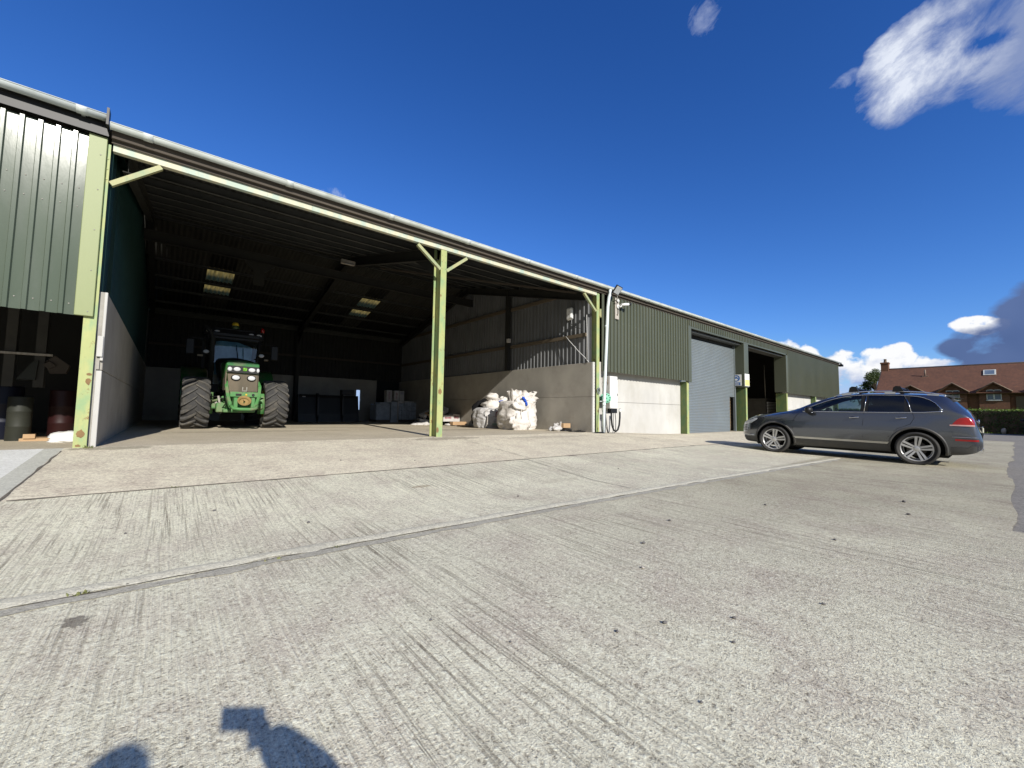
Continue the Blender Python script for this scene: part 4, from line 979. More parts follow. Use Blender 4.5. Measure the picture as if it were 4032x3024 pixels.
# ------------------------------------------------------------------ things in and around the sheds
M['sack']=mat('woven_sack',(.68,.65,.61),(.60,.565,.52),3,.6,bump=.7,bscale=7,bdist=.04,stretch=(1,1,1.8),dirt=(.42,.36,.31),dirt_scale=3,dirt_amt=.5)
M['sack2']=mat('woven_sack_white',(.60,.59,.58),(.50,.49,.49),3,.6,bump=.9,bscale=8,bdist=.05,stretch=(1,1,1.8),dirt=(.40,.38,.36),dirt_scale=3,dirt_amt=.45)
M['print_red']=mat('red_print',(.30,.05,.08),None,5,.6); M['print_blue']=mat('blue_grey_print',(.22,.24,.34),None,5,.6); M['print_green']=mat('green_print',(.16,.38,.30),None,5,.6)
M['card']=mat('brown_cardboard',(.45,.30,.17),(.38,.25,.14),4,.8)
M['card_w']=mat('white_carton',(.55,.53,.50),(.45,.43,.41),4,.75)
M['film']=mat('stretch_wrap',(.46,.50,.54),(.30,.34,.38),5,.2,bump=.4,bscale=8,bdist=.02)
M['darkbag']=mat('black_film',(.012,.012,.013),None,4,.35,bump=.6,bscale=7,bdist=.03)
M['darkgreen']=mat('reel_green',(.22,.55,.38),(.18,.47,.32),4,.45)
NZ=lambda x,y,z:noise.noise(Vector((x,y,z)))
def sack(mb,cx,cy,z0,wx,wy,h,seed,top=.5,m=0,rot=0,wr=.035,nu=64,nv=44,lean=(0,0)):
    """filled bulk bag: squarish section, bulging, creased, gathered at the top by 'top'"""
    def fn(u,v):
        a=2*math.pi*u+rot; ca,sa=math.cos(a),math.sin(a); p=3.2
        q=(abs(ca)**p+abs(sa)**p)**(-1/p)
        prof=tab([(0,.02),(.015,.86),(.06,.96),(.2,1.03),(.5,1.05),(.72,1.0),(.82,lerp(1,.94,1-top)),(.92,lerp(1,.72,1-top)),(.985,lerp(.9,.35,1-top)),(1,.02)],v)
        z=z0+h*tab([(0,0),(.015,0),(.92,.96),(1,1.0)],v)
        w=wr*(NZ(ca*2.2+seed,sa*2.2,z*3.2)*1.2+ .8*NZ(ca*5+seed,sa*5,z*8)+.5*abs(NZ(ca*3,sa*3+seed,z*16)))
        if v<.02: w*=.2
        x=cx+(wx/2*q*prof+w)*ca+lean[0]*v*v; y=cy+(wy/2*q*prof+w)*sa+lean[1]*v*v
        zz=z+(.35*wr*NZ(ca*4+seed,sa*4,9) if v>.9 else 0)
        return (x,y,max(z0,zz))
    mb.grid(nu,nv,fn,m)
def crumple(mb,cx,cy,z,rx,ry,rz,seed,amp=.35,m=0,n=28,fl=None):
    def fn(u,v):
        t=2*math.pi*u; p=math.pi*v
        d=Vector((math.sin(p)*math.cos(t),math.sin(p)*math.sin(t),math.cos(p)))
        k=1+amp*(NZ(d.x*1.8+seed,d.y*1.8,d.z*1.8)+.6*NZ(d.x*4.5+seed,d.y*4.5,d.z*4.5)+.5*abs(NZ(d.x*3,d.y*3+seed,d.z*3)))
        q=[cx+rx*d.x*k,cy+ry*d.y*k,z+rz*d.z*k]
        if fl is not None: q[2]=max(fl,q[2])
        return q
    mb.grid(n,n//2,fn,m)
FZ=-.055
# right-hand bulk bag
t=thing('bulk_bag','tall cream bulk bag knotted with blue cord, nearer of the two against the concrete wall','bulk bag',(10.1,2.75,FZ),0,'bulk bags by the wall')
mb=MB(); sack(mb,10.17,2.80,FZ,1.30,1.15,1.12,3,top=.9,rot=.05,wr=.045); mb.build('bag_body',M['sack'],t)
mb=MB(); 
def frill(cx,cy,z0,h,rx,ry,seed,open_=1.35,m=0,folds=9):
    def fn(u,v):
        a=2*math.pi*u; f=lerp(1,open_,v)*(1+.16*math.sin(folds*a+seed)*v+.22*NZ(math.cos(a)*2+seed,math.sin(a)*2,v*2))
        return (cx+rx*f*math.cos(a),cy+ry*f*math.sin(a),z0+h*v*(1+.35*NZ(math.cos(a)*1.6+seed,math.sin(a)*1.6,3))-.05*(1-v))
    mb.grid(72,12,fn,m)
    def fn2(u,v):
        p=fn(u,1-v*.9); return (lerp(p[0],cx,.08+.0*v),lerp(p[1],cy,.08),p[2]-.01-.12*v)
    mb.grid(72,6,fn2,m)
crumple(mb,10.35,2.75,FZ+1.17,.52,.48,.19,5,.35); frill(10.45,2.75,FZ+1.17,.30,.34,.30,2); frill(9.85,2.62,FZ+1.12,.36,.14,.14,8,1.5,0,5); crumple(mb,9.92,2.35,FZ+.95,.32,.22,.26,11,.5)
mb.build('bag_top',M['sack'],t)
mb=MB(); crumple(mb,9.85,2.28,FZ+.34,.42,.16,.30,21,.35,0,30,FZ+.01); mb.build('bag_fold',M['sack'],t)
mb=MB(); 
for (x,y,z) in ((9.86,2.10,1.20),(9.92,2.08,1.12),(9.97,2.08,1.03),(10.0,2.10,.98)): crumple(mb,x,y,z+FZ,.055,.05,.06,x*9,.5,0,12)
mb.build('blue_tie',M['blue'],t)
mb=MB()
mb.tube([(9.92,2.12,FZ+.95),(9.83,2.15,FZ+.85),(9.80,2.14,FZ+.62),(9.82,2.14,FZ+.45)],.014,6); mb.tube([(10.18,2.18,FZ+.75),(10.2,2.17,FZ+.4),(10.2,2.18,FZ+.05)],.016,6); mb.build('lifting_loop',M['sack'],t)
# left-hand bulk bag
t=thing('bulk_bag','rounder white bulk bag with round red logo and blue tape, farther of the two','bulk bag',(10.3,4.55,FZ),0,'bulk bags by the wall')
mb=MB(); sack(mb,10.25,4.62,FZ,1.22,1.10,.86,14,top=.7,wr=.04,rot=.1); mb.build('bag_body',M['sack2'],t)
mb=MB(); crumple(mb,10.45,4.6,FZ+.98,.50,.42,.22,4,.35); crumple(mb,10.28,4.5,FZ+1.24,.26,.24,.20,31,.4); crumple(mb,10.80,4.45,FZ+1.16,.20,.2,.16,37,.4); frill(10.72,4.6,FZ+1.02,.24,.26,.24,6,1.2); mb.build('bag_top',M['sack'],t)
mb=MB(); crumple(mb,10.52,4.20,FZ+1.11,.16,.06,.055,3,.3,0,14); mb.build('blue_tie',M['blue'],t)
mb=MB(); mb.tube([(10.45,4.12,FZ+1.0),(10.50,4.05,FZ+.85),(10.52,4.0,FZ+.72)],.014,6); mb.tube([(10.4,4.08,FZ+.88),(10.1,4.02,FZ+.84),(9.80,4.05,FZ+.86),(9.66,4.1,FZ+.74),(9.66,4.1,FZ+.62),(9.70,4.02,FZ+.5),(9.66,4.0,FZ+.2),(9.64,4.1,FZ+.05)],.016,6); mb.build('lifting_loop',M['sack'],t)
# printed marks follow the bag front
def bagfront(x,z): # y of front surface of left bag
    return 4.62-.575*(1-abs((x-10.25)/.66)**3.2)**(1/3.2)*1.02-.030
mb=MB()
def ring_mark(cx,cz,r0,r1,m,a0=0,a1=360,n=28,el=1.25):
    vs=[];fs=[]
    for k in range(n+1):
        a=R(lerp(a0,a1,k/n))
        for r in (r0,r1):
            x=cx+r*el*math.cos(a); z=cz+r*math.sin(a); vs.append((x,bagfront(x,z)-.012,z+FZ))
    for k in range(n): fs.append((2*k,2*k+1,2*k+3,2*k+2))
    mb.add(vs,fs,m)
ring_mark(10.25,.58,.125,.155,0,100,300); ring_mark(10.25,.58,.125,.155,0,-40,60); ring_mark(10.20,.58,.035,.052,2,60,330); ring_mark(10.33,.58,.030,.048,1,0,360)
def rowbars(x0,x1,z,h,m,gap=.012,seed=1):
    rnd=random.Random(seed); x=x0
    while x<x1:
        w=rnd.uniform(.018,.04)
        if rnd.random()>.14: mb.add([(x,bagfront(x,z)-.012,z+FZ),(x+w,bagfront(x+w,z)-.012,z+FZ),(x+w,bagfront(x+w,z)-.012,z+h+FZ),(x,bagfront(x,z)-.012,z+h+FZ)],[(0,1,2,3)],m)
        x+=w+gap
rowbars(10.02,10.5,.375,.03,1,seed=3); rowbars(9.95,10.6,.31,.035,1,seed=4); rowbars(10.1,10.5,.26,.025,1,seed=5); rowbars(9.93,10.62,.175,.05,2,seed=6)
mb.build('printed_mark',[M['print_red'],M['print_blue'],M['print_green']],t)
# black sacking behind
mb=MB(); crumple(mb,10.55,5.45,FZ+.60,.62,.35,.60,51,.25,0,34,FZ+.0); crumple(mb,10.85,5.3,FZ+1.10,.24,.22,.22,57,.4); o=mb.build('black_sacking',M['darkbag']); tag(o,'black plastic sacking heaped behind the two white bulk bags','plastic sacking')
# litter heap by the wall near the post
mb=MB(); mb.bbox(10.78,11.14,.98,1.20,.11,.27,.008,0,None); o=mb.build('cardboard_box',M['card']); 
o.rotation_euler=(0,0,0); tag(o,'open brown cardboard box lying on rubbish at the foot of the right wall','cardboard box')
mb=MB(); crumple(mb,10.62,1.15,.08,.20,.14,.10,61,.4,0,24,FZ+.01); crumple(mb,10.50,1.3,.05,.10,.10,.09,63,.5,1,18,FZ+.01); crumple(mb,10.9,1.0,.02,.22,.14,.07,66,.5,2,22,FZ); crumple(mb,10.78,1.35,.15,.12,.09,.12,68,.5,0,20,FZ+.01); mb.box(10.75,10.79,1.1,1.15,.1,.33,0); o=mb.build('crumpled_rubbish',[M['card_w'],M['sack2'],M['darkbag']]); tag(o,'crumpled paper and plastic rubbish under a small open box by the wall','rubbish'); 
mb=MB(); crumple(mb,11.0,.50,-.01,.36,.22,.05,71,.4,0,26,FZ+.02); crumple(mb,11.35,-.12,-.02,.30,.10,.035,74,.4,0,22,-.05); o=mb.build('black_sheeting',M['darkbag']); tag(o,'flat black plastic sheeting on the floor at the foot of the right hand post','plastic sheeting')
mb=MB(); mb.bbox(10.35,10.85,1.55,1.63,FZ,FZ+.035,.004); o=mb.build('wooden_batten',M['wood']); tag(o,'short thin timber batten on the floor beside the tall bulk bag','timber')
# loader bucket
t=thing('loader_bucket','wide black steel loader bucket with upright ribs standing on the barn floor','loader bucket',(6.2,12.8,-.05))
mb=MB(); mb.rings([[(x,12.75-.10*abs(x-6.2)/1.4,1.33),(x,12.72,1.2),(x,12.55,.4),(x,12.5,0),(x,12.9,-.04),(x,13.5,-.04),(x,13.55,.02),(x,13.0,.06),(x,12.85,.4),(x,12.80,1.33)] for x in (4.85,7.60)],0,False); 
mb.prism([(12.7,1.33),(12.45,.0),(13.5,-.04),(13.45,.3),(13.0,1.30)],'x',4.80,4.85); mb.prism([(12.7,1.33),(12.45,.0),(13.5,-.04),(13.45,.3),(13.0,1.30)],'x',7.60,7.66)
mb.build('shell',M['black'],t)
for x in (5.65,6.82):
    mb=MB(); mb.prism([(12.6,1.40),(12.42,1.2),(12.38,.3),(12.5,.0),(12.75,.0),(12.75,1.40)],'x',x-.04,x+.04); mb.build('rib',M['black'],t)
mb=MB(); mb.box(4.98,5.12,12.66,12.675,1.20,1.24); mb.build('maker_label',M['card_w'],t)
mb=MB(); mb.bbox(6.85,7.48,12.75,13.1,1.36,1.64,.01); 
for k in range(7): mb.box(6.88+.085*k,6.90+.085*k,12.735,12.75,1.39,1.61)
o=mb.build('slatted_crate',M['black']); tag(o,'low black slatted crate resting on top of the loader bucket','crate')
# palletised goods
def carton(name,x0,x1,y0,y1,z0,z1,label,m='card_w',marks=None,group=None,cat='carton'):
    mb=MB(); mb.bbox(x0,x1,y0,y1,z0,z1,.008,0)
    if marks=='v':
        rnd=random.Random(int(x0*100)); z=z0+.08; cx=(x0+x1)/2
        while z<z1-.1:
            h=rnd.uniform(.035,.06)
            mb.box(cx-.045,cx+.045,y0-.004,y0-.001,z,z+h*.35,1); mb.box(cx-.045,cx-.02,y0-.004,y0-.001,z,z+h,1); 
            if rnd.random()>.4: mb.box(cx+.02,cx+.045,y0-.004,y0-.001,z,z+h,1)
            z+=h+.02
    if marks=='h':
        rnd=random.Random(int(x0*100)); x=x0+.1; cz=lerp(z0,z1,.55)
        while x<x1-.12:
            w=rnd.uniform(.03,.06); mb.box(x,x+w*.4,y0-.004,y0-.001,cz-.04,cz+.04,1); mb.box(x,x+w,y0-.004,y0-.001,cz+.02,cz+.04,1)
            x+=w+.015
    if marks=='d':
        for k in range(4): mb.box(x0+.04,x1-.04,y0-.004,y0-.001,z1-.08-.035*k,z1-.065-.035*k,2)
    o=mb.build(name,[M[m],M['print_red'],M['print_blue']]); tag(o,label,cat,group); return o
def pallet(x0,x1,y0,y1,z,label):
    mb=MB()
    for k in range(7): xa=lerp(x0,x1-.1,k/6); mb.box(xa,xa+.1,y0,y1,z+.12,z+.142)
    for k in range(3): ya=lerp(y0,y1-.1,k/2); mb.box(x0,x1,ya,ya+.1,z+.02,z+.12)
    for k in range(3): xa=lerp(x0,x1-.1,k/2); mb.box(xa,xa+.1,y0,y1,z,z+.02)
    o=mb.build('wooden_pallet',M['wood']); tag(o,label,'pallet','pallets in the back corner'); return o
BY=13.2; BZ=-.07
pallet(8.85,9.66,BY,BY+1.0,BZ,'wooden pallet under the wrapped stack at the left of the pile'); pallet(10.1,11.2,BY+.05,BY+1.1,BZ,'wooden pallet under the wrapped cartons at the right of the pile')
t=thing('wrapped_stack','stack of cartons wrapped in grey blue film, left end of the heap in the corner','wrapped goods',(9.25,BY+.5,BZ+.14),0,'film wrapped stacks')
mb=MB(); mb.bbox(8.87,9.66,BY+.02,BY+.95,BZ+.145,.96,.03); mb.bbox(9.1,9.6,BY+.1,BY+.9,.96,1.06,.02); mb.build('wrapped_block',M['film'],t)
t=thing('wrapped_stack','narrow film wrapped stack in the middle with a pale upright edge','wrapped goods',(9.88,BY+.4,BZ),0,'film wrapped stacks')
mb=MB(); mb.bbox(9.68,10.05,BY-.05,BY+.8,BZ,1.10,.02); mb.build('wrapped_block',M['film'],t); mb=MB(); mb.bbox(10.06,10.12,BY-.08,BY+.5,BZ,1.16,.01); mb.build('corner_board',M['card_w'],t)
t=thing('wrapped_stack','wide film wrapped stack of pale tubs in rows, right of the middle of the heap','wrapped goods',(10.6,BY+.5,BZ+.14),0,'film wrapped stacks')
mb=MB(); mb.bbox(10.16,11.2,BY+.1,BY+1.05,BZ+.145,1.02,.02); mb.build('wrapped_block',M['film'],t)
mb=MB()
for i in range(8):
    for j in range(4):
        if i<2 and j==3: continue
        mb.bbox(10.18+.155*i,10.325+.155*i,BY-.02,BY+.1,BZ+.17+.255*j*.98,BZ+.405+.255*j*.98,.02)
mb.build('tub_rows',M['film2'] if 'film2' in M else M['film'],t)
mb=MB(); mb.bbox(10.14,11.15,BY+.1,BY+.9,1.03,1.16,.02); o=mb.build('folded_sheet',M['card_w']); tag(o,'flat folded pale sheet lying on the wide wrapped stack','sheet')
carton('carton',9.40,9.70,BY-.06,BY+.30,1.07,1.74,'tallest white carton with upright red lettering on the wrapped stacks','card_w','v','tall white cartons')
carton('carton',9.85,10.13,BY-.05,BY+.30,1.17,1.73,'middle white carton with upright red lettering on the wrapped stacks','card_w','v','tall white cartons')
carton('carton',10.17,10.46,BY-.02,BY+.30,1.17,1.73,'right white carton with dark printed lines on the wrapped stacks','card_w','d','tall white cartons')
# loose heap in front of the stacks
HY=8.35
mb=MB(); crumple(mb,10.3,9.6,.1,.75,.5,.48,81,.25,0,34,-.07); o=mb.build('dark_tarpaulin',M['darkbag']); tag(o,'dark tarpaulin heaped in front of the wide wrapped stack','tarpaulin')
mb=MB(); mb.box(-.30,.30,-.2,.2,-.08,.08,0,Matrix.Translation((10.15,9.3,.48))@Euler((R(20),R(-18),R(12))).to_matrix().to_4x4()); o=mb.build('brown_carton',M['card']); tag(o,'brown carton tipped over on the dark tarpaulin','carton')
rub=[]
def flatbox(x,y,z,sx,sy,sz,rx,ry,rz,label,m='card_w',name='flattened_carton',marks=False):
    Mx=Matrix.Translation((x,y,z))@Euler((R(rx),R(ry),R(rz))).to_matrix().to_4x4()
    mb=MB(); mb.bbox(-sx/2,sx/2,-sy/2,sy/2,-sz/2,sz/2,.006,0,Mx)
    if marks: 
        for k in range(5): mb.box(-sx*.35+k*sx*.13,-sx*.35+k*sx*.13+sx*.09,-sy/2-.004,-sy/2-.001,-sz*.05,sz*.22,1,Mx)
    o=mb.build(name,[M[m],M['print_red']]); tag(o,label,'carton','cartons in the loose heap'); return o
flatbox(9.95,9.5,.36,.55,.4,.35,10,-22,10,'pale torn carton leaning at the top left of the loose heap behind the middle post')
flatbox(10.45,9.15,.26,.42,.3,.28,-8,14,25,'small pale carton tilted in the loose heap left of the middle post')
flatbox(9.75,9.25,.15,.7,.5,.12,4,8,-10,'flattened pale carton sloping at the left of the loose heap')
flatbox(10.45,8.35,.28,.55,.3,.30,0,0,-4,'white carton with red lettering just right of the middle post','card_w','white_carton',True)
flatbox(10.92,8.45,.29,.42,.35,.40,0,3,6,'white carton with red mark and round hand hole right of the post','card_w','white_carton',True)
flatbox(10.55,8.9,.66,.40,.35,.22,18,-20,22,'open carton resting tilted on top of the white cartons')
flatbox(10.45,9.4,.55,.30,.26,.28,-14,28,-14,'crumpled pale carton high in the heap behind the middle post')
flatbox(9.45,9.05,.05,.6,.4,.10,3,-4,18,'flat pale carton at the left front edge of the loose heap')
flatbox(10.1,9.0,.10,.5,.35,.14,-6,6,-20,'flat pale carton lying in the middle of the loose heap')
flatbox(10.75,9.3,.30,.5,.4,.3,12,-12,30,'pale carton in shade behind the middle post, low in the heap')
mb=MB(); mb.bbox(10.42,11.18,7.75,8.05,-.03,.13,.01); o=mb.build('cardboard_tray',M['card']); tag(o,'long flat brown cardboard tray half in the sunlight','cardboard tray')
mb=MB()
for k in range(9):
    cx=8.95+.25*k; crumple(mb,cx,8.72+.12*NZ(k,0,0)-.09*k*(k>5),-.03,.2,.18,.07+.03*(k%3),90+k,.5,0,14,-.06)
o=mb.build('loose_paper',M['card_w']); o['kind']='stuff'; tag(o,'loose crumpled paper and film strewn along the shadow edge of the heap','paper')
mb=MB(); rnd=random.Random(5)
for k in range(70):
    a=rnd.uniform(0,2*math.pi); rr=rnd.uniform(.02,.30); x=11.05+rr*math.cos(a); y=7.15+rr*.6*math.sin(a); z=-.05+rnd.uniform(.0,.30)*(1-rr/.36)
    Mx=Matrix.Translation((x,y,z))@Euler((rnd.uniform(-1,1),rnd.uniform(-1.2,1.2),a)).to_matrix().to_4x4(); mb.box(-.09,.09,-.012,.012,-.001,.001,0,Mx)
crumple(mb,11.15,7.1,-.02,.24,.16,.16,97,.5,0,24,-.06); mb.add([(10.3,7.3,-.055),(10.9,7.1,-.05),(11.0,7.5,-.05),(10.4,7.6,-.045)],[(0,1,2,3)])
o=mb.build('shredded_paper',M['white']); o['kind']='stuff'; tag(o,'bright white shredded paper in the sun left of the bulk bags','shredded paper')
mb=MB(); crumple(mb,11.0,6.2,-.03,.38,.36,.13,101,.35,0,26,-.065); o=mb.build('brown_sacking',M['card2'] if 'card2' in M else M['wood']); tag(o,'flat dark brown sacking between shredded paper and the bulk bags','sacking')
# fittings ---------------------------------------------------------
t=thing('strip_lamp','boxy pale floodlight hanging below the middle rafter','lamp',(4.75,6.0,6.0)); 
mb=MB(); mb.bbox(4.50,4.98,5.9,6.05,5.86,6.0,.01); mb.add([(4.46,5.78,5.82),(5.0,5.78,5.82),(4.98,5.92,5.87),(4.50,5.92,5.87)],[(0,1,2,3)]); mb.build('housing',M['board'],t); mb=MB(); mb.box(4.6,4.85,5.83,5.9,5.845,5.86); mb.build('lamp_glass',M['glasslens'],t)
mb=MB(); mb.cyl((4.7,6,6.0),(4.9,6,6.28),.012); mb.build('bracket',M['steel_dark'],t)
t=thing('floodlight','flat black framed floodlight tilted down under the gutter beside the downpipe','floodlight',(12.25,-.35,4.95))
Mx=Matrix.Translation((11.98,-.42,4.99))@Euler((R(36),R(14),R(-8))).to_matrix().to_4x4()
mb=MB(); mb.bbox(-.145,.145,-.03,.03,-.155,.155,.012,0,Mx); mb.build('frame',M['black'],t); mb=MB(); mb.box(-.12,.12,-.036,-.031,-.13,.13,0,Mx); mb.build('lens',M['glasslens'],t)
mb=MB(); bar(mb,(12.05,-.40,4.90),(12.36,-.1,4.72),.03,.02); mb.build('arm',M['white'],t)
t=thing('camera_board','weathered grey board fixed upright to the green sheeting below the floodlight','board',(12.37,-.09,4.4)); mb=MB(); mb.bbox(12.27,12.50,-.115,-.085,4.06,4.83,.006); mb.build('plank',M['board'],t)
mb=MB(); mb.ball((12.385,-.118,4.22),.03,6); mb.ball((12.34,-.118,4.74),.012,5); mb.build('knot',M['wood'],t)
t=thing('security_camera','white bullet camera on a round base on the weathered board','security camera',(12.38,-.2,4.55))
mb=MB(); mb.cyl((12.40,-.12,4.52),(12.40,-.17,4.52),.075,n=16); mb.tube([(12.40,-.17,4.52),(12.42,-.24,4.50),(12.46,-.25,4.55)],.028,8); mb.ball((12.38,-.15,4.72),.055,8); mb.build('base',M['white'],t)
mb=MB(); mb.tube([(12.44,-.25,4.57),(12.62,-.30,4.61),(12.76,-.34,4.63)],[.045,.052,.052],12); mb.build('barrel',M['white'],t)
mb=MB(); mb.cyl((12.76,-.34,4.63),(12.84,-.365,4.645),.056,n=12); mb.tube([(12.36,-.14,4.66),(12.30,-.2,4.63),(12.22,-.18,4.70)],.014,6); mb.tube([(12.38,-.16,4.45),(12.40,-.14,4.25)],.012,6); mb.build('hood',M['black'],t)
t=thing('electric_cabinet','pale grey upright cabinet on the white wall beside the downpipe','cabinet',(12.3,.0,1.4))
mb=MB(); mb.bbox(12.06,12.50,-.04,.295,.82,1.98,.008); mb.build('case',M['cabinet'],t); mb=MB(); mb.bbox(12.08,12.48,-.052,-.038,.85,1.95,.003); mb.build('door',M['white'],t); mb=MB(); mb.box(12.45,12.47,-.065,-.05,1.28,1.36); mb.build('handle',M['black'],t)
t=thing('hose_reel','mint green hose reel disc beside the downpipe','hose reel',(11.85,-.1,1.18))
mb=MB(); mb.lathe([(-.10,.02),(-.10,.165),(-.09,.175),(-.08,.165),(-.08,.07),(.05,.07),(.05,.165),(.06,.175),(.07,.165),(.07,.02)],40,0,Matrix.Translation((11.92,.05,1.18))@Matrix.Rotation(R(-25),4,'Z'),axis='y'); mb.build('reel',M['darkgreen'],t)
mb=MB()
for k in range(9):
    a=2*math.pi*k/9; mb.box(-.018,.018,-.108,-.102,-.02,.02,0,Matrix.Translation((11.92,.05,1.18))@Matrix.Rotation(R(-25),4,'Z')@Matrix.Rotation(a,4,'Y')@Matrix.Translation((0,0,.125)))
mb.build('slots',M['black'],t)
t=thing('coupling_clip','small blue grey coiled clip on the right hand green post','clip',(11.40,-.03,1.42)); mb=MB()
mb.tube([(11.43+.07*math.cos(a)*(1-a*.05),-.03-.004*a,1.42+.10*math.sin(a)) for a in [k*.45 for k in range(20)]],.018,6); mb.build('coil',M['roller'],t)
t=thing('hanging_hose','looped black hose hanging below the cabinet with a coupling at its end','hose',(12.2,-.18,.8))
mb=MB(); mb.tube([(11.93+.0,-.2,.72),(11.93,-.2,.45),(11.97,-.2,.22),(12.06,-.2,.05),(12.18,-.2,.0),(12.30,-.2,.06),(12.38,-.2,.22),(12.42,-.2,.50),(12.42,-.2,.80)],.032,10); mb.v=[(x,y,z+.02) for x,y,z in mb.v]; mb.build('loop',M['wire'],t)
mb=MB(); mb.bbox(11.86,12.2,-.25,-.08,.66,.82,.01); mb.build('coupling',M['black'],t)
mb=MB(); mb.cyl((12.42,-.2,.70),(12.42,-.2,.80),.04,n=10); mb.build('sleeve',M['white'],t)
mb=MB(); mb.tube([(12.14,-.2,.68),(12.17,-.21,.4),(12.16,-.21,.1),(12.08,-.2,-.1),(12.0,-.18,-.22+.12)],.014,6); mb.tube([(12.06,-.19,.66),(12.06,-.2,.2),(12.0,-.2,-.12)],.010,6); mb.tube([(11.72,-.1,.75),(11.74,-.14,.3),(11.80,-.16,.0),(11.92,-.16,-.10)],.013,6); mb.tube([(11.68,-.08,1.4),(11.70,-.1,.8),(11.73,-.12,.2),(11.84,-.14,-.09)],.012,6); mb.tube([(11.52,-.04,1.05),(11.42,-.03,.6),(11.38,-.03,.25),(11.42,-.02,-.02)],.006,5); mb.tube([(11.52,-.03,1.0),(11.60,-.1,.6),(11.58,-.16,.3),(11.60,-.17,.02)],.006,5)
o=mb.build('loose_cables',M['wire']); tag(o,'thin dark cables hanging behind the downpipe to the ground','cables')
mb=MB(); mb.tube([(12.0,.05,2.2),(11.95,.06,1.95),(12.0,.06,1.75),(12.08,.05,1.62),(12.02,.05,1.9)],.006,5); o=mb.build('hanging_cord_loop',M['rust']); tag(o,'thin rusty cord looping down to the left of the cabinet','cord')
t=thing('junction_box','white rounded box high on the grey sheeting near the right post','box',(11.12,1.1,4.25)); mb=MB(); mb.bbox(11.08,11.22,.92,1.2,4.02,4.48,.05); mb.build('case',M['white'],t); mb=MB(); mb.tube([(11.14,1.04,4.03),(11.14,.97,3.85),(11.17,.8,3.72),(11.19,.6,3.66)],.012,6); mb.build('lead',M['wire'],t)
mb=MB(); mb.tube([(11.20,1.30,3.46),(11.20,1.1,3.25),(11.19,.88,3.05),(11.19,.68,2.85),(11.19,.38,2.6),(11.20,.22,2.43)],.010,6); mb.tube([(11.19,.30,4.1),(11.19,.28,3.4),(11.19,.28,2.5)],.010,6); o=mb.build('white_cable',M['white']); tag(o,'slack white cable drooping from the timber rail to the concrete wall','cable')
t=thing('sensor_box','small pale box on the dark column above the concrete wall','box',(11.0,4.4,3.66)); mb=MB(); mb.bbox(10.96,11.10,4.36,4.50,3.58,3.74,.01); mb.build('case',M['card_w'],t)
# safety signs on the pier
def sign_side():
    t=thing('safety_sign','white sign with blue round headgear symbol on the side of the pier','sign',(23.6,.35,2.4))
    mb=MB(); mb.bbox(23.585,23.60,.08,.60,2.24,2.84,.003); mb.build('plate',M['white'],t)
    mb=MB(); n=28
    mb.add([(23.580,.34+.19*math.cos(2*math.pi*k/n),2.64+.175*math.sin(2*math.pi*k/n)) for k in range(n)],[tuple(range(n))],0); mb.add([(23.580,y,z) for y,z in ((.13,2.27),(.55,2.27),(.55,2.42),(.13,2.42))],[(0,1,2,3)],0)
    mb.build('blue_symbol',M['signblue'],t)
    mb=MB(); mb.add([(23.577,.34+.08*math.cos(2*math.pi*k/n),2.57+.055*math.sin(2*math.pi*k/n)) for k in range(n)],[tuple(range(n))],0)
    vs=[];fs=[]
    for k in range(13):
        a=math.pi*k/12
        for r in (.085,.115): vs.append((23.577,.34+r*math.cos(a),2.64+r*math.sin(a)))
    for k in range(12): fs.append((2*k,2*k+1,2*k+3,2*k+2))
    mb.add(vs,fs); 
    for z in (2.30,2.355): mb.add([(23.577,.2,z),(23.577,.48,z),(23.577,.48,z+.022),(23.577,.2,z+.022)],[(0,1,2,3)])
    mb.build('white_symbol',M['white'],t)
M['signblue']=mat('sign_blue',(.06,.16,.42),None,5,.4); M['signyellow']=mat('sign_yellow',(.80,.74,.22),None,5,.4)
sign_side()
t=thing('safety_sign','narrow white and yellow sign on the front of the pier','sign',(23.9,-.08,2.4)); mb=MB(); mb.bbox(23.63,24.22,-.082,-.067,2.22,2.88,.003,0); mb.build('plate',M['white'],t)
mb=MB(); mb.box(23.66,24.19,-.086,-.083,2.25,2.56,0); mb.build('yellow_panel',M['signyellow'],t)
mb=MB(); mb.box(23.90,23.94,-.086,-.083,2.70,2.80,0); mb.box(23.90,23.94,-.086,-.083,2.66,2.68,0); 
for z in (2.30,2.38,2.46): mb.box(23.75,24.1,-.09,-.087,z,z+.02)
mb.build('dark_lettering',M['board'],t)
# louvred cabinet inside the open doorway
t=thing('louvred_cabinet','dark framed metal cabinet with bright horizontal louvres just inside the open doorway','cabinet',(32,2.1,-.2))
mb=MB(); mb.bbox(31.1,33.1,1.5,2.7,-.2,1.72,.02); mb.bbox(31.0,33.2,1.42,2.8,1.72,1.82,.01); mb.build('case',M['fascia2'],t)
mb=MB()
for k in range(16): mb.box(31.28,32.95,1.44,1.50,-.05+.105*k,.012+.105*k,0,Matrix.Identity(4))
mb.build('louvres',M['white'],t,kind='stuff')
mb=MB(); mb.tube([(31.35,1.6,1.8),(31.25,1.6,4.1)],.022,6); o=mb.build('pale_rod',M['strip']); tag(o,'thin pale upright rod above the louvred cabinet','rod')
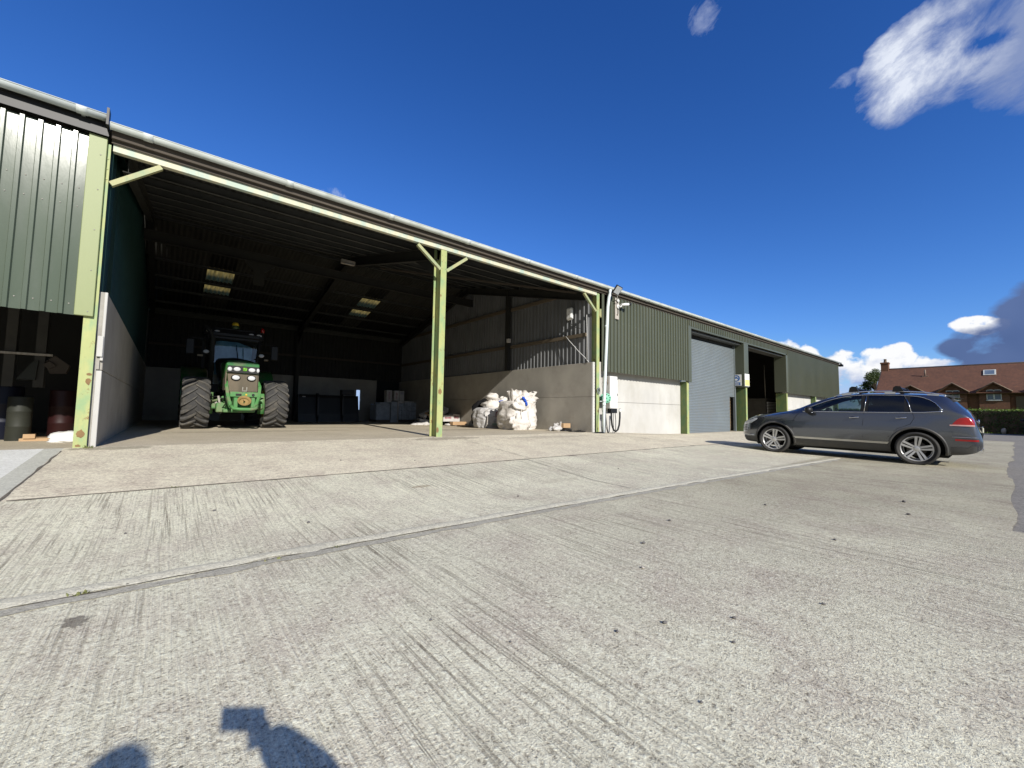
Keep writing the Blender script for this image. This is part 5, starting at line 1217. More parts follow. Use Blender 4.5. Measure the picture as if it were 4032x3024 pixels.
# things in the dark opening of the left shed
def drum(x,y,r,h,label,m,z=-.06,name='drum'):
    t=thing(name,label,'drum',(x,y,z)); mb=MB(); mb.lathe([(0,.01),(0,r*.96),(.02,r),(h*.33,r),(h*.34,r*1.03),(h*.36,r),(h*.66,r),(h*.67,r*1.03),(h*.69,r),(h-.02,r),(h,r*.97),(h,.01)],28,0,Matrix.Translation((x,y,z)),axis='z'); mb.build('barrel',M[m],t); return t
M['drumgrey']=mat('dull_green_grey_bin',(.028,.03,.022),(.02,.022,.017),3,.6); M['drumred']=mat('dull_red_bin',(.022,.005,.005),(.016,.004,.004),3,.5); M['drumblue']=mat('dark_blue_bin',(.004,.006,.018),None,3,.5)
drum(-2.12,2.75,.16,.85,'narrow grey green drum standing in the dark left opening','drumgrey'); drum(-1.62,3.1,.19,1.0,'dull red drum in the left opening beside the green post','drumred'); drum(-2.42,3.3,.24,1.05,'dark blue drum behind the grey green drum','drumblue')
mb=MB(); mb.prism([(-2.25,1.12),(-2.0,1.12),(-1.98,1.5),(-2.05,1.48)],'y',2.95,3.25); o=mb.build('feed_hopper',M['drumgrey']); tag(o,'pale triangular hopper resting above the drums between two columns','hopper')
mb=MB(); Mx=Matrix.Translation((-1.72,3.05,1.42))
mb.prism([(-.18,.06),(-.05,.20),(.16,.02),(.12,-.14),(-.10,-.16),(-.14,-.06),(-.05,.02),(-.12,.10)],'y',-.08,.08,0,Mx); mb.prism([(-.20,.0),(-.11,.08),(-.02,.0),(-.11,-.08)],'y',-.12,-.085,0,Mx); o=mb.build('machine_guard',M['fascia']); tag(o,'angular pale machine guard above the dull red drum','machine part')
mb=MB(); crumple(mb,-1.40,2.05,.07,.22,.22,.09,111,.25,0,26,-.02); crumple(mb,-1.42,1.95,-.0,.2,.2,.07,113,.25,0,26,-.04); o=mb.build('white_sack',M['white']); tag(o,'two small white sacks in sunlight on the floor behind the left green post','sacks')
mb=MB(); mb.box(-2.05,-1.5,2.45,2.95,-.06,.02); mb.box(-2.0,-1.85,2.42,2.5,.02,.10); o=mb.build('wooden_skid',M['card']); tag(o,'low timber skid on the floor among the drums at the left','timber')
t=thing('door_latch','worn steel latch hanging on the end of the left concrete wall','latch',(-.97,.28,1.4)); mb=MB(); mb.bbox(-1.0,-.93,.24,.29,1.12,1.5,.01); mb.cyl((-.965,.22,1.42),(-.965,.22,1.52),.035,n=10); mb.tube([(-.95,.23,1.5),(-.92,.20,1.3),(-.90,.22,1.08)],.016,6); mb.build('plate',M['strip'],t)
# stones on the yard
src=None
def stone_mesh(seed,r):
    mb=MB(); crumple(mb,0,0,r*.45,r,r*.8,r*.55,seed,.35,0,12); return mb
stones=[(3.10,-7.15,.022),(2.62,-7.45,.018),(2.05,-7.95,.017),(1.78,-7.85,.013),(2.4,-8.15,.014),(3.95,-6.9,.022),(1.05,-5.0,.022),(3.4,-5.2,.018),(5.6,-7.2,.02),(2.15,-8.25,.012),(7.4,-8.2,.03),(6.5,-8.35,.025),(1.1,-7.2,.010),(.7,-6.9,.010),(-.2,-4.6,.014),(.4,-4.25,.02),(2.2,-2.2,.018),(3.3,-2.6,.015),(6.4,-4.5,.018),(1.62,-8.35,.009),(1.3,-7.6,.009),(3.0,-8.4,.014),(4.6,-8.1,.018)]
base=[stone_mesh(200+k,1.0).build('stone',M['stone1'] if k%2 else M['stone2']) for k in range(4)] if False else []
M['stone1']=mat('grey_stone',(.16,.15,.145),(.10,.095,.09),3,.85); M['stone2']=mat('pale_stone',(.45,.42,.38),(.34,.31,.28),3,.85)
protos=[]
for i,(x,y,r) in enumerate(stones):
    if i<4:
        o=stone_mesh(200+i,1.0).build('stone',M['stone2'] if i==1 else M['stone1']); protos.append(o)
    else:
        o=protos[(0,2,3)[i%3]].copy(); COL.objects.link(o)
    o.location=(x,y,gz(x,y)); o.scale=(r*.75,r*.75,r*.8); o.rotation_euler=(0,0,i*1.3); tag(o,'small loose stone lying on the grooved concrete yard','stone','loose stones on the yard')
protos[1]['label']='pale loose stone, the only light one on the grooved concrete'; 
# small weeds in the joints
def weed(x,y,n,s,seed):
    mb=MB(); rnd=random.Random(seed)
    for k in range(n):
        a=rnd.uniform(0,6.28); L=s*rnd.uniform(.5,1); d=Vector((math.cos(a),math.sin(a),0)); w=Vector((-d.y,d.x,0))*.004; z=gz(x,y); p=Vector((x+rnd.uniform(-.05,.05),y+rnd.uniform(-.015,.015),z)); q=p+d*L*.5+Vector((0,0,L*.6)); e=p+d*L+Vector((0,0,L*.7))
        mb.add([p-w,p+w,q+w,q-w,e],[(0,1,2,3),(3,2,4)])
    return mb
M['weed']=mat('weed_green',(.16,.20,.06),(.22,.20,.08),9,.8)
for i,(x,y,n,s,l) in enumerate(((-.33,-5.8,16,.03,'small weed tuft in the slab joint nearest the bottom left corner'),(.62,-5.83,8,.025,'small weed tuft in the slab joint left of the middle'),(1.05,-5.82,7,.025,'tiny weed tuft in the slab joint, second from the left tuft'),(.1,-3.16,9,.03,'weed tuft at the edge of the apron left of centre'),(-.9,-.08,30,.07,'green weeds at the foot of the left concrete wall'))):
    o=weed(x,y,n,s,i).build('weed_tuft',M['weed'],recalc=False); tag(o,l,'weeds','weeds in the joints')
# ------------------------------------------------------------------ house, hedge, tree
def brickmat(name,c1,c2,mortar,sc_,axes='yz',bw=.5,rh=.25,ms=.015):
    m,t,b=newmat(name); P=t.new('ShaderNodeTexCoord').outputs['Object']
    sp=t.new('ShaderNodeSeparateXYZ'); t.link(P,sp.inputs[0]); cx=t.new('ShaderNodeCombineXYZ')
    i={'x':0,'y':1,'z':2}; t.link(sp.outputs[i[axes[0]]],cx.inputs[0]); t.link(sp.outputs[i[axes[1]]],cx.inputs[1])
    br=t.new('ShaderNodeTexBrick'); br.inputs['Scale'].default_value=sc_; br.inputs['Brick Width'].default_value=bw; br.inputs['Row Height'].default_value=rh; br.inputs['Mortar Size'].default_value=ms
    br.inputs['Color1'].default_value=(*c1,1); br.inputs['Color2'].default_value=(*c2,1); br.inputs['Mortar'].default_value=(*mortar,1); t.link(cx.outputs[0],br.inputs['Vector'])
    col=t.mix(t.ramp(t.noise(P,.9,6,.65),.4,.7,0,.55),br.outputs['Color'],tuple(x*.6 for x in c2))
    col=t.mix(t.ramp(t.noise(P,7,4,.6),.52,.7,0,.35),col,tuple(min(1,x*1.6) for x in c1))
    t.link(col,b.inputs['Base Color']); b.inputs['Roughness'].default_value=.9; t.link(t.bump(br.outputs['Fac'],-.3,.01),b.inputs['Normal']); return m
M['brick']=brickmat('brown_brick',(.19,.085,.045),(.145,.066,.038),(.15,.11,.085),4)
M['tile']=brickmat('brown_roof_tile',(.165,.070,.038),(.12,.054,.032),(.05,.03,.025),4.5,'yz',.7,.45,.03)
M['winframe']=mat('pale_window_frame',(.62,.64,.60),None,3,.5)
M['winglass']=mat('window_pane',(.10,.14,.20),(.16,.20,.26),1.5,.08)
M['leadcap']=mat('ridge_tile',(.26,.20,.15),(.2,.15,.12),5,.8)
HZ=-.45
h=thing('brick_house','long brown brick house with tiled roof and gabled windows behind the hedge','house',(60,-9,HZ))
Y0,Y1=.15,-26.0; XF,XR=60.25,64.2; ZE,ZRG=3.22,6.12
mb=MB(); mb.box(XF,XF+7.9,Y1,Y0,HZ,ZE+.02); mb.prism([(XF,ZE),(XF+7.9,ZE),(XR,ZRG-.12)],'y',Y1,Y0); mb.build('wall',M['brick'],h)
mb=MB()
def slab(mb,a,b,c,d,th,m=0):
    a,b,c,d=[Vector(p) for p in (a,b,c,d)]; n=(b-a).cross(d-a).normalized()*th
    mb.add([a,b,c,d,a+n,b+n,c+n,d+n],[(0,1,2,3),(7,6,5,4),(0,4,5,1),(1,5,6,2),(2,6,7,3),(3,7,4,0)],m)
slab(mb,(XF-.5,Y1-.3,ZE-.18),(XF-.5,Y0+.3,ZE-.18),(XR,Y0+.3,ZRG),(XR,Y1-.3,ZRG),-.12); slab(mb,(XR,Y1-.3,ZRG),(XR,Y0+.3,ZRG),(XF+8.4,Y0+.3,ZE-.18),(XF+8.4,Y1-.3,ZE-.18),-.12)
roof=mb.build('roof',M['tile'],h)
mb=MB(); mb.tube([(XR,Y1-.3,ZRG+.10),(XR,Y0+.3,ZRG+.10)],.11,8); mb.build('ridge_tiles',M['leadcap'],roof)
mb=MB(); mb.tube([(XF-.5,Y0+.33,ZE-.12),(XR,Y0+.33,ZRG+.06)],.06,6); mb.build('verge',M['leadcap'],roof)
mb=MB(); mb.bbox(63.85,64.55,-.15,.52,5.2,6.85,.02); mb.bbox(63.8,64.6,-.2,.57,6.85,7.05,.02); ch=mb.build('chimney',M['brick'],roof)
mb=MB(); mb.lathe([(0,.15),(.35,.12),(.36,.14),(.4,.14)],16,0,Matrix.Translation((64.2,.16,7.05)),axis='z'); mb.build('chimney_pot',M['leadcap'],ch)
def roofz(x): return lerp(ZE-.18,ZRG,(x-(XF-.5))/(XR-(XF-.5)))+.14
mb=MB(); x=62.6; mb.cyl((x,-3.25,roofz(x)),(x,-3.25,roofz(x)+.72),.07,n=10); mb.bbox(x-.1,x+.1,-3.5,-3.0,roofz(x)-.05,roofz(x)+.04,.01); mb.build('vent_pipe',M['leadcap'],roof)
x=62.75; sl=math.atan2(ZRG-ZE+.18,XR-XF+.5)
Mx=Matrix.Translation((x,-7.8,roofz(x)+.02))@Matrix.Rotation(-sl,4,'Y')
mb=MB(); mb.bbox(-.5,.5,-.42,.42,-.02,.07,.01,0,Mx); rl=mb.build('roof_window',M['winframe'],roof); mb=MB(); mb.box(-.40,.40,-.32,.32,.072,.078,0,Mx); mb.build('pane',M['winglass'],rl)
def gable(yc,zp,hw=1.06,blank=False):
    zl=3.32; xf=59.95
    mb=MB(); mb.prism([(yc-hw+.12,HZ),(yc+hw-.12,HZ),(yc+hw-.12,zl+.02),(yc,zp-.12),(yc-hw+.12,zl+.02)],'x',xf,XF+1.2); g_=mb.build('gable_wall',M['brick'],h)
    mb=MB(); xb=62.2
    slab(mb,(xf-.28,yc-hw-.08,zl-.10),(xf-.28,yc,zp),(xb,yc,zp),(xb-1.2,yc-hw-.08,zl-.10),.08); slab(mb,(xf-.28,yc,zp),(xf-.28,yc+hw+.08,zl-.10),(xb-1.2,yc+hw+.08,zl-.10),(xb,yc,zp),.08)
    mb.build('gable_roof',M['tile'],g_)
    mb=MB(); mb.tube([(xf-.31,yc-hw-.08,zl-.06),(xf-.31,yc,zp+.06),(xf-.31,yc+hw+.08,zl-.06)],.05,6); mb.build('verge',M['leadcap'],g_)
    w0,w1,z0,z1=yc-.47,yc+.47,2.46,3.46
    mb=MB()
    for a,b_,c,d in ((w0,w1,z0,z0+.06),(w0,w1,z1-.06,z1),(w0,w0+.06,z0,z1),(w1-.06,w1,z0,z1),(yc-.05,yc+.05,z0,z1)): mb.box(xf-.04,xf+.02,a,b_,c,d)
    for s in (-1,1): mb.box(xf-.03,xf+.02,yc+s*.05 if s>0 else w0,w1 if s>0 else yc-.05,2.93,2.96)
    mb.box(xf-.09,xf,w0-.04,w1+.04,z0-.06,z0); wf=mb.build('window',M['winframe'],h)
    mb=MB(); mb.box(xf-.012,xf-.004,w0+.02,w1-.02,z0+.02,z1-.02); mb.build('pane',M['winglass'],wf)
for yc,zp in ((-2.38,4.02),(-5.38,4.15),(-8.05,4.12),(-11.2,4.12),(-14.2,4.12),(-18,4.1)): gable(yc,zp)
mb=MB(); mb.box(60.1,60.24,-10.1,-9.35,HZ,2.8); mb.build('door',M['wood'],h)
# leaf clusters ------------------------------------------------------
def leafmat(name,a,b_,tr=.35):
    m,t,b=newmat(name); P=t.new('ShaderNodeTexCoord').outputs['Object']
    col=t.mix(t.ramp(t.noise(P,3.5,4),.35,.65),a,b_); t.link(col,b.inputs['Base Color']); b.inputs['Roughness'].default_value=.65
    out=t.n['Material Output']; tl=t.new('ShaderNodeBsdfTranslucent'); t.link(t.mix(.5,col,(.12,.2,.02)),tl.inputs['Color']); mx=t.new('ShaderNodeMixShader'); mx.inputs[0].default_value=tr; t.link(b.outputs[0],mx.inputs[1]); t.link(tl.outputs[0],mx.inputs[2]); t.link(mx.outputs[0],out.inputs['Surface']); return m
M['hedge']=leafmat('hedge_leaf',(.035,.060,.018),(.055,.095,.022),.25)
M['hedgetop']=leafmat('sunlit_top_and_verge_leaf',(.12,.20,.03),(.18,.27,.045),.35)  # sunlight put into the hedge top colour; verge grass shares it
M['leaf']=leafmat('tree_leaf',(.05,.075,.025),(.085,.11,.035),.3)
M['bark']=mat('bark',(.12,.09,.065),(.08,.06,.045),6,.9,stretch=(3,3,.6))
def leaf(mb,p,s,rnd,m=0,bias=None):
    d=Vector((rnd.gauss(0,1),rnd.gauss(0,1),rnd.gauss(0,1)))
    if bias: d+=Vector(bias)
    d.normalize(); u=d.orthogonal().normalized(); u=(Matrix.Rotation(rnd.uniform(0,6.28),3,d)@u); v=d.cross(u)
    p=Vector(p); a=s*rnd.uniform(.7,1.2)
    mb.add([p-u*a,p-v*a*.5+d*a*.1,p+u*a,p+v*a*.5+d*a*.1],[(0,1,2,3)],m)
rnd=random.Random(3)
hd=thing('hedge','long clipped dark green hedge with sunlit leaves coloured brighter along its top','hedge',(50.6,2,-.45))
mb=MB()
def hy(y): return 50.0+.10*NZ(y*.5,0,0)+(-.45*max(0,(-7.7-y))*.5)
n=0
for k in range(9000):
    y=rnd.uniform(-15,14); z=rnd.uniform(-.40,1.36); x=hy(y)+.12*NZ(y*1.5,z*2,0)+rnd.uniform(-.06,.10)
    leaf(mb,(x,y,z),.075,rnd,0,(-1.0,0,.2))
for k in range(5200):
    y=rnd.uniform(-15,14); x=hy(y)+rnd.uniform(-.05,1.3); z=1.36+.05*NZ(y*.7,x,0)+rnd.uniform(-.06,.09)+(.16 if rnd.random()<.02 else 0); leaf(mb,(x,y,z),.075,rnd,1,(0,0,1.2))
mb.build('foliage',[M['hedge'],M['hedgetop']],hd,recalc=False,kind='stuff')
mb=MB(); mb.rings([[(hy(y)+.10,y,-.50),(hy(y)+.10,y,1.30),(hy(y)+1.3,y,1.30),(hy(y)+1.3,y,-.5)] for y in [-15+1.0*k for k in range(30)]],0,False); mb.build('inner_branches',M['steel_dark'] if False else M['hedge_core'] if 'hedge_core' in M else M['bark'],hd)
mb=MB(); crumple(mb,49.75,-8.62,-.25,.12,.14,.24,131,.18,0,18); o=mb.build('marker_stone',M['stone2']); tag(o,'pale mossy upright stone at the foot of the hedge','stone')
mb=MB()
for k in range(900):
    y=rnd.uniform(-14,13); x=rnd.uniform(49.4,50.2); 
    leaf(mb,(x,y,-.43+rnd.uniform(0,.08)),.07,rnd,0,(0,0,.6))
o=mb.build('verge_grass',M['hedgetop'],recalc=False); o['kind']='stuff'; tag(o,'rough grass verge along the foot of the hedge','grass')
# trees
def tree(name,label,x,y,z,h,cr,seed,n=2600,ls=.10,group=None,crown_z=None):
    rnd=random.Random(seed); t=thing(name,label,'tree',(x,y,z),0,group)
    mb=MB(); cz=crown_z or z+h*.66
    mb.tube([(x,y,z-.1),(x+.05,y,z+h*.3),(x-.05,y+.05,z+h*.6),(x,y,z+h*.85)],[.03*h,.022*h,.014*h,.005*h],10)
    cl=[]
    for k in range(15):
        a=rnd.uniform(0,6.28); e=rnd.uniform(-.5,1.1); rr=cr*rnd.uniform(.55,1.0); c=Vector((x+rr*math.cos(a)*math.cos(e)*.85,y+rr*math.sin(a)*math.cos(e)*.85,cz+rr*math.sin(e)*.95)); cl.append((c,cr*rnd.uniform(.22,.42)))
        mb.tube([(x,y,cz-cr*.5),tuple((Vector((x,y,cz-cr*.2))+c)/2),tuple(c)],[.009*h,.006*h,.002*h],6)
    mb.build('trunk',M['bark'],t)
    mb=MB()
    for k in range(n):
        c,r=rnd.choice(cl); d=Vector((rnd.gauss(0,1),rnd.gauss(0,1),rnd.gauss(0,1))).normalized()*r*rnd.random()**.4; leaf(mb,c+d,ls,rnd,0,(0,0,.4))
    mb.build('crown',M['leaf'],t,recalc=False); return t
tree('garden_tree','dark leafy tree behind the chimney end of the brick house',69.5,2.0,-.45,7.0,1.75,11,4200,.10,crown_z=5.0)
for i,(x,y,hh,cr,s) in enumerate(((95,38,9,4.2,21),(110,26,10,4.6,22),(120,12,8,4,23),(88,55,10,5,24),(105,70,11,5,25))):
    tree('field_tree',['broad tree in the field beyond the shed end, nearest to it','second tree in the field beyond the shed','distant tree in the field behind the house','tall tree farther left in the field','tallest farthest tree in the field'][i],x,y,-.5,hh,cr,s,1500,.24,'trees in the far field')
# ------------------------------------------------------------------ photographer (out of frame, casts the shadow in front)
SD=Vector((math.sin(R(9.3))*math.cos(R(28.0)),math.cos(R(9.3))*math.cos(R(28.0)),-math.sin(R(28.0))))   # way the sunlight travels
CAMP=Vector((0,-9.15,.66))
yaw,pit,rol=R(39.627),R(3.7889),R(.9274)
fw=Vector((math.sin(yaw)*math.cos(pit),math.cos(yaw)*math.cos(pit),math.sin(pit)))
rt=Vector((math.cos(yaw),-math.sin(yaw),0)); up=rt.cross(fw); r2=rt*math.cos(rol)+up*math.sin(rol); u2=-rt*math.sin(rol)+up*math.cos(rol)
M['jacket']=mat('navy_jacket',(.03,.035,.06),None,5,.8,bump=.3,bscale=8); M['trousers']=mat('grey_trousers',(.07,.07,.075),None,5,.85); M['skin']=mat('skin',(.55,.34,.25),(.50,.30,.22),6,.5); M['hair']=mat('brown_hair',(.05,.03,.018),None,20,.6); M['boot']=mat('boots',(.03,.022,.018),None,5,.6)
def skinned(name,verts,edges,radii,m,parent,root=0,sub=2):
    me=bpy.data.meshes.new(name); me.from_pydata([tuple(v) for v in verts],edges,[]); o=bpy.data.objects.new(name,me); COL.objects.link(o)
    md=o.modifiers.new('s','SKIN'); 
    for i,r in enumerate(radii):
        rr=r if isinstance(r,tuple) else (r,r); o.data.skin_vertices[0].data[i].radius=rr; o.data.skin_vertices[0].data[i].use_root=(i==root)
    sb=o.modifiers.new('b','SUBSURF'); sb.levels=sub; sb.render_levels=sub
    dg=bpy.context.evaluated_depsgraph_get(); m2=bpy.data.meshes.new_from_object(o.evaluated_get(dg)); o.modifiers.clear(); o.data=m2; bpy.data.meshes.remove(me); m2.name=name
    m2.materials.clear(); 
    for mm in (m if isinstance(m,list) else [m]): m2.materials.append(mm)
    for p in m2.polygons: p.use_smooth=True
    if parent: 
        o.parent=parent; o.matrix_parent_inverse=Matrix.Identity(4); W=wmat(parent).inverted(); m2.transform(W)
    return o
def fromshadow(sx,sy,h):  # point at height h above the yard whose shadow falls on (sx,sy)
    k=h/-SD.z; return Vector((sx,sy,-.44))-SD*k
ph_c=fromshadow(.275,-7.36,1.06)
head=fromshadow(-.09,-7.56,1.36); hand=ph_c+r2*.085-u2*.01-fw*.02; elbow=fromshadow(.42,-7.84,.86); 
neck=head+Vector((.0,-.03,-.17)); chest=neck+Vector((.0,-.05,-.22)); pel=Vector((chest.x-.02,chest.y-.16,-.44+.50))
sr=chest+Vector((.17,-.02,.10)); sl_=chest+Vector((-.17,.04,.10)); el=sl_+Vector((-.02,.12,-.26)); hl=el+Vector((.14,.20,.02))
kr=Vector((pel.x+.16,pel.y+.40,-.44+.44)); fr=Vector((kr.x+.02,kr.y-.02,-.44+.09)); kl=Vector((pel.x-.14,pel.y+.16,-.44+.09)); fl_=Vector((kl.x,kl.y-.42,-.44+.09))
per=thing('person','crouching person in a dark jacket holding up a phone, seen only as a shadow','person',(pel.x,pel.y,-.44))
V=[pel,(pel+chest)/2,chest,neck,head+Vector((0,0,-.04)), sr,elbow,hand-r2*.01-u2*.02, sl_,el,hl, pel+Vector((.11,.03,-.02)),kr,fr,fr+Vector((.01,.16,-.04)), pel+Vector((-.11,.02,-.02)),kl,fl_,fl_+Vector((0,-.1,-.02)), head+Vector((.0,.0,.07))]
E_=[(0,1),(1,2),(2,3),(3,4),(4,19),(2,5),(5,6),(6,7),(2,8),(8,9),(9,10),(0,11),(11,12),(12,13),(13,14),(0,15),(15,16),(16,17),(17,18)]
RD=[(.15,.12),(.14,.11),(.16,.12),.055,(.085,.095),.075,.078,.052,.075,.052,.032,.10,.068,.05,.045,.10,.068,.05,.045,(.08,.095)]
bod=skinned('body',V,E_,RD,[M['jacket'],M['skin'],M['trousers'],M['boot']],per)
for p in bod.data.polygons:
    c=Vector((0,0,0))
    for vi in p.vertices: c+=bod.data.vertices[vi].co
    c=c/len(p.vertices)+Vector((pel.x,pel.y,-.44))
    if c.z>neck.z+.02: p.material_index=1
    elif c.z<pel.z-.02 and (c-fr).length<.22 or (c-fl_).length<.2: p.material_index=3
    elif c.z<pel.z+.03 and (c-hl).length>.2 : p.material_index=2
# fingers gripping the phone
for base,sd in ((hand,1),):
    vs=[base-u2*.05]; es=[]; rd=[.028]; 
    vs.append(base-u2*.01-fw*.01); es.append((0,1)); rd.append((.036,.016))
    for k in range(4):
        b=base+u2*(.03-.019*k)-fw*.012; i=len(vs); vs+= [b,b-r2*.035-fw*.006,b-r2*.06]; es+=[(1,i),(i,i+1),(i+1,i+2)]; rd+=[.0085,.008,.007]
    i=len(vs); vs+=[base-u2*.035-fw*.02-r2*.02,base-u2*.04-r2*.05-fw*.03]; es+=[(1,i),(i,i+1)]; rd+=[.010,.008]
    skinned('hand',vs,es,rd,M['skin'],per,1,1)
mb=MB(); mb.ball(head+Vector((0,-.012,.045)),.108,12,0,(.92,1.02,1.05)); mb.build('hair',M['hair'],per)
mb=MB(); f0=head+Vector((.02,.10,.0)); mb.ball(f0+Vector((.02,.01,.01)),.016,6,0,(.8,1.3,1.2)); mb.build('nose',M['skin'],per)
for s in (-1,1): mb=MB(); mb.ball(head+Vector((s*.034+.015,.088,.03)),.012,6); mb.build('eye',M['black'],per)
for s in (-1,1): mb=MB(); mb.ball(head+Vector((s*.088,-.0,.01)),.028,6,0,(.35,.7,1.1)); mb.build('ear',M['skin'],per)
mb=MB(); Mp=Matrix(((r2.x,u2.x,fw.x,ph_c.x),(r2.y,u2.y,fw.y,ph_c.y),(r2.z,u2.z,fw.z,ph_c.z),(0,0,0,1)))
t=thing('smartphone','dark phone held level in the crouching person\'s raised hand','phone',tuple(ph_c)); mb.bbox(-.082,.074,-.0375,.0375,-.008,.0,.003,0,Mp); mb.build('case',M['black'],t)

# ------------------------------------------------------------------ camera
cam=bpy.data.cameras.new('camera'); co=bpy.data.objects.new('camera',cam); COL.objects.link(co); sc.camera=co
cam.sensor_width=36; cam.sensor_fit='HORIZONTAL'; cam.lens=1634.19/4032*36; cam.clip_start=.02; cam.clip_end=3000
co.matrix_world=Matrix(((r2.x,u2.x,-fw.x,CAMP.x),(r2.y,u2.y,-fw.y,CAMP.y),(r2.z,u2.z,-fw.z,CAMP.z),(0,0,0,1)))
# ------------------------------------------------------------------ sun and sky
sun=bpy.data.lights.new('sun','SUN'); sun.energy=4.6; sun.angle=R(.53); sun.color=(1,.955,.88)
so=bpy.data.objects.new('sun',sun); COL.objects.link(so); so.rotation_euler=SD.to_track_quat('-Z','Y').to_euler(); so.location=(0,-20,30)
w=bpy.data.worlds.new('World'); sc.world=w; w.use_nodes=True; t=NT(w.node_tree); bg=t.n['Background']
sky=t.new('ShaderNodeTexSky'); sky.sky_type='NISHITA'; sky.sun_disc=False; sky.sun_elevation=R(28.0); sky.sun_rotation=R(180+9.3); sky.air_density=1.0; sky.dust_density=.3; sky.ozone_density=2.2; sky.altitude=100
spx=t.new('ShaderNodeSeparateColor'); cpx=t.new('ShaderNodeCombineColor')
k1=t.new('ShaderNodeVectorMath',operation='SCALE'); k1.inputs['Scale'].default_value=.1; t.link(sky.outputs[0],k1.inputs[0]); t.link(k1.outputs[0],spx.inputs[0])
for i,(g_,p_) in enumerate(((1.27,1.59),(1.20,1.25),(1.70,1.08))): t.link(t.math('MULTIPLY',t.math('MINIMUM',t.math('POWER',spx.outputs[i],p_),(.42,.58,.88)[i]/g_),g_*10*SKY_VAL),cpx.inputs[i])
hs=cpx
D=t.new('ShaderNodeTexCoord').outputs['Generated']
# clouds live in direction space: tangent plane about one compass direction
def pxdir(u,v): return (fw*1634.19+r2*(u-2016)-u2*(v-1512)).normalized()
e0=pxdir(3500,1000); e1=e0.cross(Vector((0,0,1))).normalized(); e2=e1.cross(e0).normalized()
def dotn(e):
    n=t.new('ShaderNodeVectorMath',operation='DOT_PRODUCT'); t.link(D,n.inputs[0]); n.inputs[1].default_value=tuple(e); return n.outputs['Value']
d0=dotn(e0); U=t.math('DIVIDE',dotn(e1),t.math('MAXIMUM',d0,.05)); Vv=t.math('DIVIDE',dotn(e2),t.math('MAXIMUM',d0,.05))
cb_=t.new('ShaderNodeCombineXYZ'); t.link(U,cb_.inputs[0]); t.link(Vv,cb_.inputs[1]); UV=cb_.outputs[0]
front=t.ramp(d0,.05,.12)
def uv(u,v):
    d=pxdir(u,v); k=d.dot(e0); return d.dot(e1)/k, d.dot(e2)/k
def blob(u,v,ru,rv,rot=0,soft=1.0):
    """0..1 field: 1 at the centre, 0 outside an ellipse (radii given in photo pixels at that place)"""
    a=uv(u,v); b1=uv(u+ru,v); b2=uv(u,v-rv); rx=math.hypot(b1[0]-a[0],b1[1]-a[1]); ry=math.hypot(b2[0]-a[0],b2[1]-a[1]); th=math.atan2(b1[1]-a[1],b1[0]-a[0])+rot
    mp=t.new('ShaderNodeVectorMath',operation='SUBTRACT'); t.link(UV,mp.inputs[0]); mp.inputs[1].default_value=(a[0],a[1],0)
    q=t.mapping(mp.outputs[0],(1,1,1),(0,0,-th)); q2=t.new('ShaderNodeVectorMath',operation='DIVIDE'); t.link(q,q2.inputs[0]); q2.inputs[1].default_value=(rx,ry,1)
    L=t.new('ShaderNodeVectorMath',operation='LENGTH'); t.link(q2.outputs[0],L.inputs[0]); return t.math('SUBTRACT',1,L.outputs['Value'])
def mx(*a):
    r=a[0]
    for b in a[1:]: r=t.math('MAXIMUM',r,b)
    return r
def plate(f,k,m): return t.math('MINIMUM',t.math('MULTIPLY',f,k),m)
cen=lambda n,k: t.math('MULTIPLY',t.math('SUBTRACT',n,.5),k)
# big cumulus, upper right
f=mx(blob(3640,260,270,250,R(-20)),blob(3860,130,400,250,R(15)),blob(3560,380,170,130),blob(4150,120,330,330))
st=t.mapping(t.mapping(UV,(1,1,1),(0,0,R(-32))),(.75,1.15,1))
nz=t.noise(st,10,8,.64,.35); nz2=t.noise(t.mapping(UV,(1,1,1),loc=(3,1,0)),6,3,.55)
fld=t.math('ADD',plate(f,1.5,.42),cen(nz,3.0)); fld=t.math('ADD',fld,cen(nz2,1.3))
hole=t.math("MULTIPLY",t.math("MAXIMUM",blob(3890,165,120,50,R(28)),0),.9); fld=t.math('SUBTRACT',fld,hole)
fld=t.math('SUBTRACT',fld,t.math('MULTIPLY',t.math('MAXIMUM',t.math('MULTIPLY',f,-1),0),3.5))
a1=t.math('MULTIPLY',t.ramp(fld,-.12,.62),.95)
sh1=t.ramp(t.math('ADD',mx(blob(3590,230,260,190,R(-30)),blob(3540,360,150,120)),t.math('ADD',cen(nz,2.2),cen(nz2,1.2))),-.3,.8)
c1=t.mix(sh1,(.25,.32,.54),(.82,.87,.97))
# wisps
g=mx(blob(2780,60,70,80,R(20)),blob(3340,310,95,32,R(40)),blob(1340,785,52,36,R(-20)),blob(1250,762,40,20))
gf=t.math('ADD',plate(g,1.2,.5),cen(t.noise(st,24,6,.66,.5),3.0)); gf=t.math('SUBTRACT',gf,t.math('MULTIPLY',t.math('MAXIMUM',t.math('MULTIPLY',g,-1),0),4.0)); a2=t.math('MULTIPLY',t.ramp(gf,.05,1.5),.5)
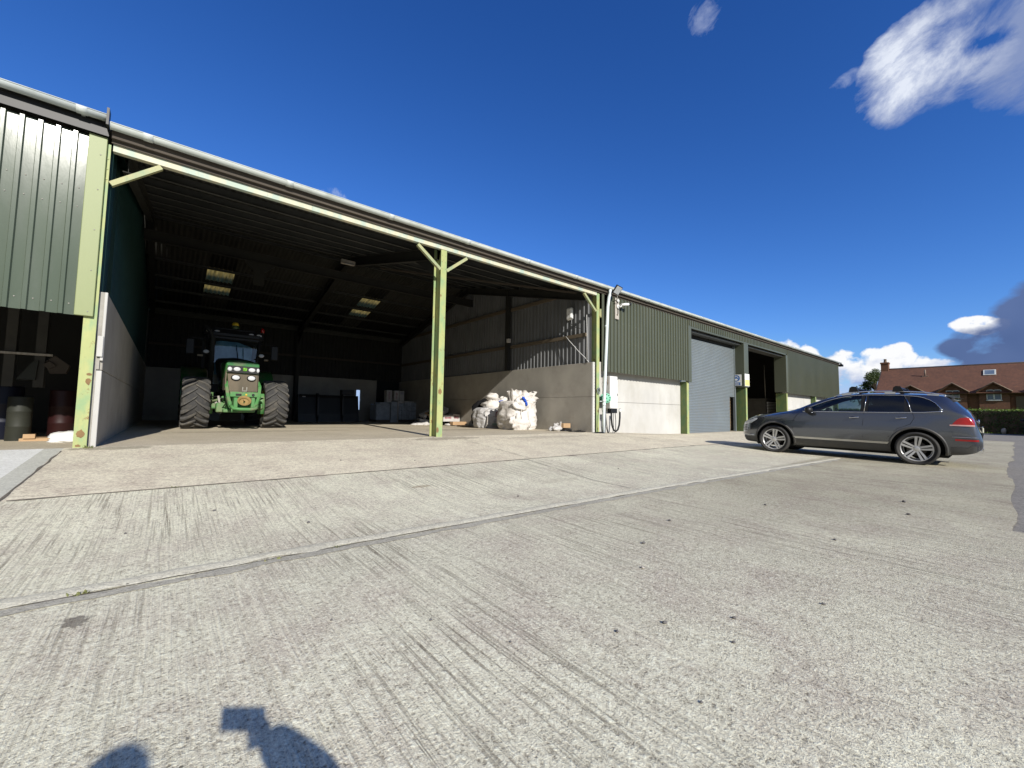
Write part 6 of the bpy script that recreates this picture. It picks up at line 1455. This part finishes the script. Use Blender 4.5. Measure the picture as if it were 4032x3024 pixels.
# cumulus bank near the horizon
f3=mx(blob(3090,1420,100,90),blob(3170,1430,70,80),blob(3340,1470,120,105),blob(3440,1450,130,95),blob(3520,1410,95,68),blob(3450,1620,420,170),blob(3720,1520,330,125),blob(3850,1280,130,42),blob(3950,1540,260,120))
n3=t.noise(UV,24,6,.56,.1); n3c=t.noise(UV,9,3,.5,.1); fld3=t.math('ADD',t.math('ADD',plate(f3,2.2,.5),cen(n3,2.0)),cen(n3c,1.2)); a3=t.math('MULTIPLY',t.ramp(fld3,.10,.34),.97)
n3b=t.noise(t.mapping(UV,(1,1.5,1),loc=(1,4,0)),17,6,.6,.15)
lit=t.math('ADD',t.math('ADD',cen(n3b,4.2),cen(n3,1.5)),t.ramp(mx(blob(3130,1380,140,70),blob(3460,1400,230,70),blob(3820,1255,120,40)),-.6,.3,-.45,.9))
c3=t.mix(t.ramp(lit,-.7,.8),(.33,.43,.70),(1.0,1.0,1.0))
# blue-grey rain cloud right
f4=mx(blob(3960,1365,310,120,R(14)),blob(4130,1260,300,200),blob(3800,1372,150,50)); n4=t.noise(t.mapping(UV,(1,1.3,1),loc=(7,2,0)),11,6,.56,.2)
fld4=t.math('ADD',plate(f4,2.0,.75),cen(n4,2.0)); a4=t.math('MULTIPLY',t.ramp(fld4,.05,.5),.96)
c4=t.mix(t.ramp(t.noise(UV,5,3),.35,.68),(.070,.115,.27),(.13,.19,.38))
col=hs.outputs[0]
# grey-white cloud added to the unseen sky behind the camera, as neutral fill
back=t.math('MULTIPLY',t.ramp(d0,-.05,-.45,0,1),t.ramp(t.noise(t.mapping(D,(1,1,2)),2.2,3),.36,.52,.35,1)); back.node.use_clamp=True
nb=t.n.new('ShaderNodeMix'); nb.data_type='RGBA'; t.link(back,nb.inputs[0]); t.link(col,nb.inputs[6]); nb.inputs[7].default_value=(.36*CLOUD,.37*CLOUD,.39*CLOUD,1); col=nb.outputs[2]
CL=CLOUD
for a,c in ((a2,(.75,.82,.98)),(a1,c1),(a3,c3),(a4,c4)):
    cc=t.mix(1.0,c,(CL,CL,CL),'MULTIPLY') if not isinstance(c,tuple) else tuple(x*CL for x in c)
    a=t.math('MULTIPLY',a,front); a.node.use_clamp=True
    n=t.n.new('ShaderNodeMix'); n.data_type='RGBA'; t.link(a,n.inputs[0]); t.link(col,n.inputs[6])
    if isinstance(cc,tuple): n.inputs[7].default_value=(*cc,1)
    else: t.link(cc,n.inputs[7])
    col=n.outputs[2]
t.link(col,bg.inputs['Color']); bg.inputs['Strength'].default_value=SKY_STR; w.cycles.sampling_method='MANUAL'; w.cycles.sample_map_resolution=256
vs=sc.view_settings; vs.view_transform='Standard'; vs.look='None'; vs.gamma=1; vs.use_curve_mapping=False; vs.exposure=EXPO
sc.display_settings.display_device='sRGB'
sc.render.engine='CYCLES'; cy=sc.cycles; cy.max_bounces=6; cy.diffuse_bounces=2; cy.glossy_bounces=4; cy.transmission_bounces=4; cy.transparent_max_bounces=12; cy.use_denoising=True; cy.caustics_reflective=False; cy.caustics_refractive=False; cy.sample_clamp_indirect=6
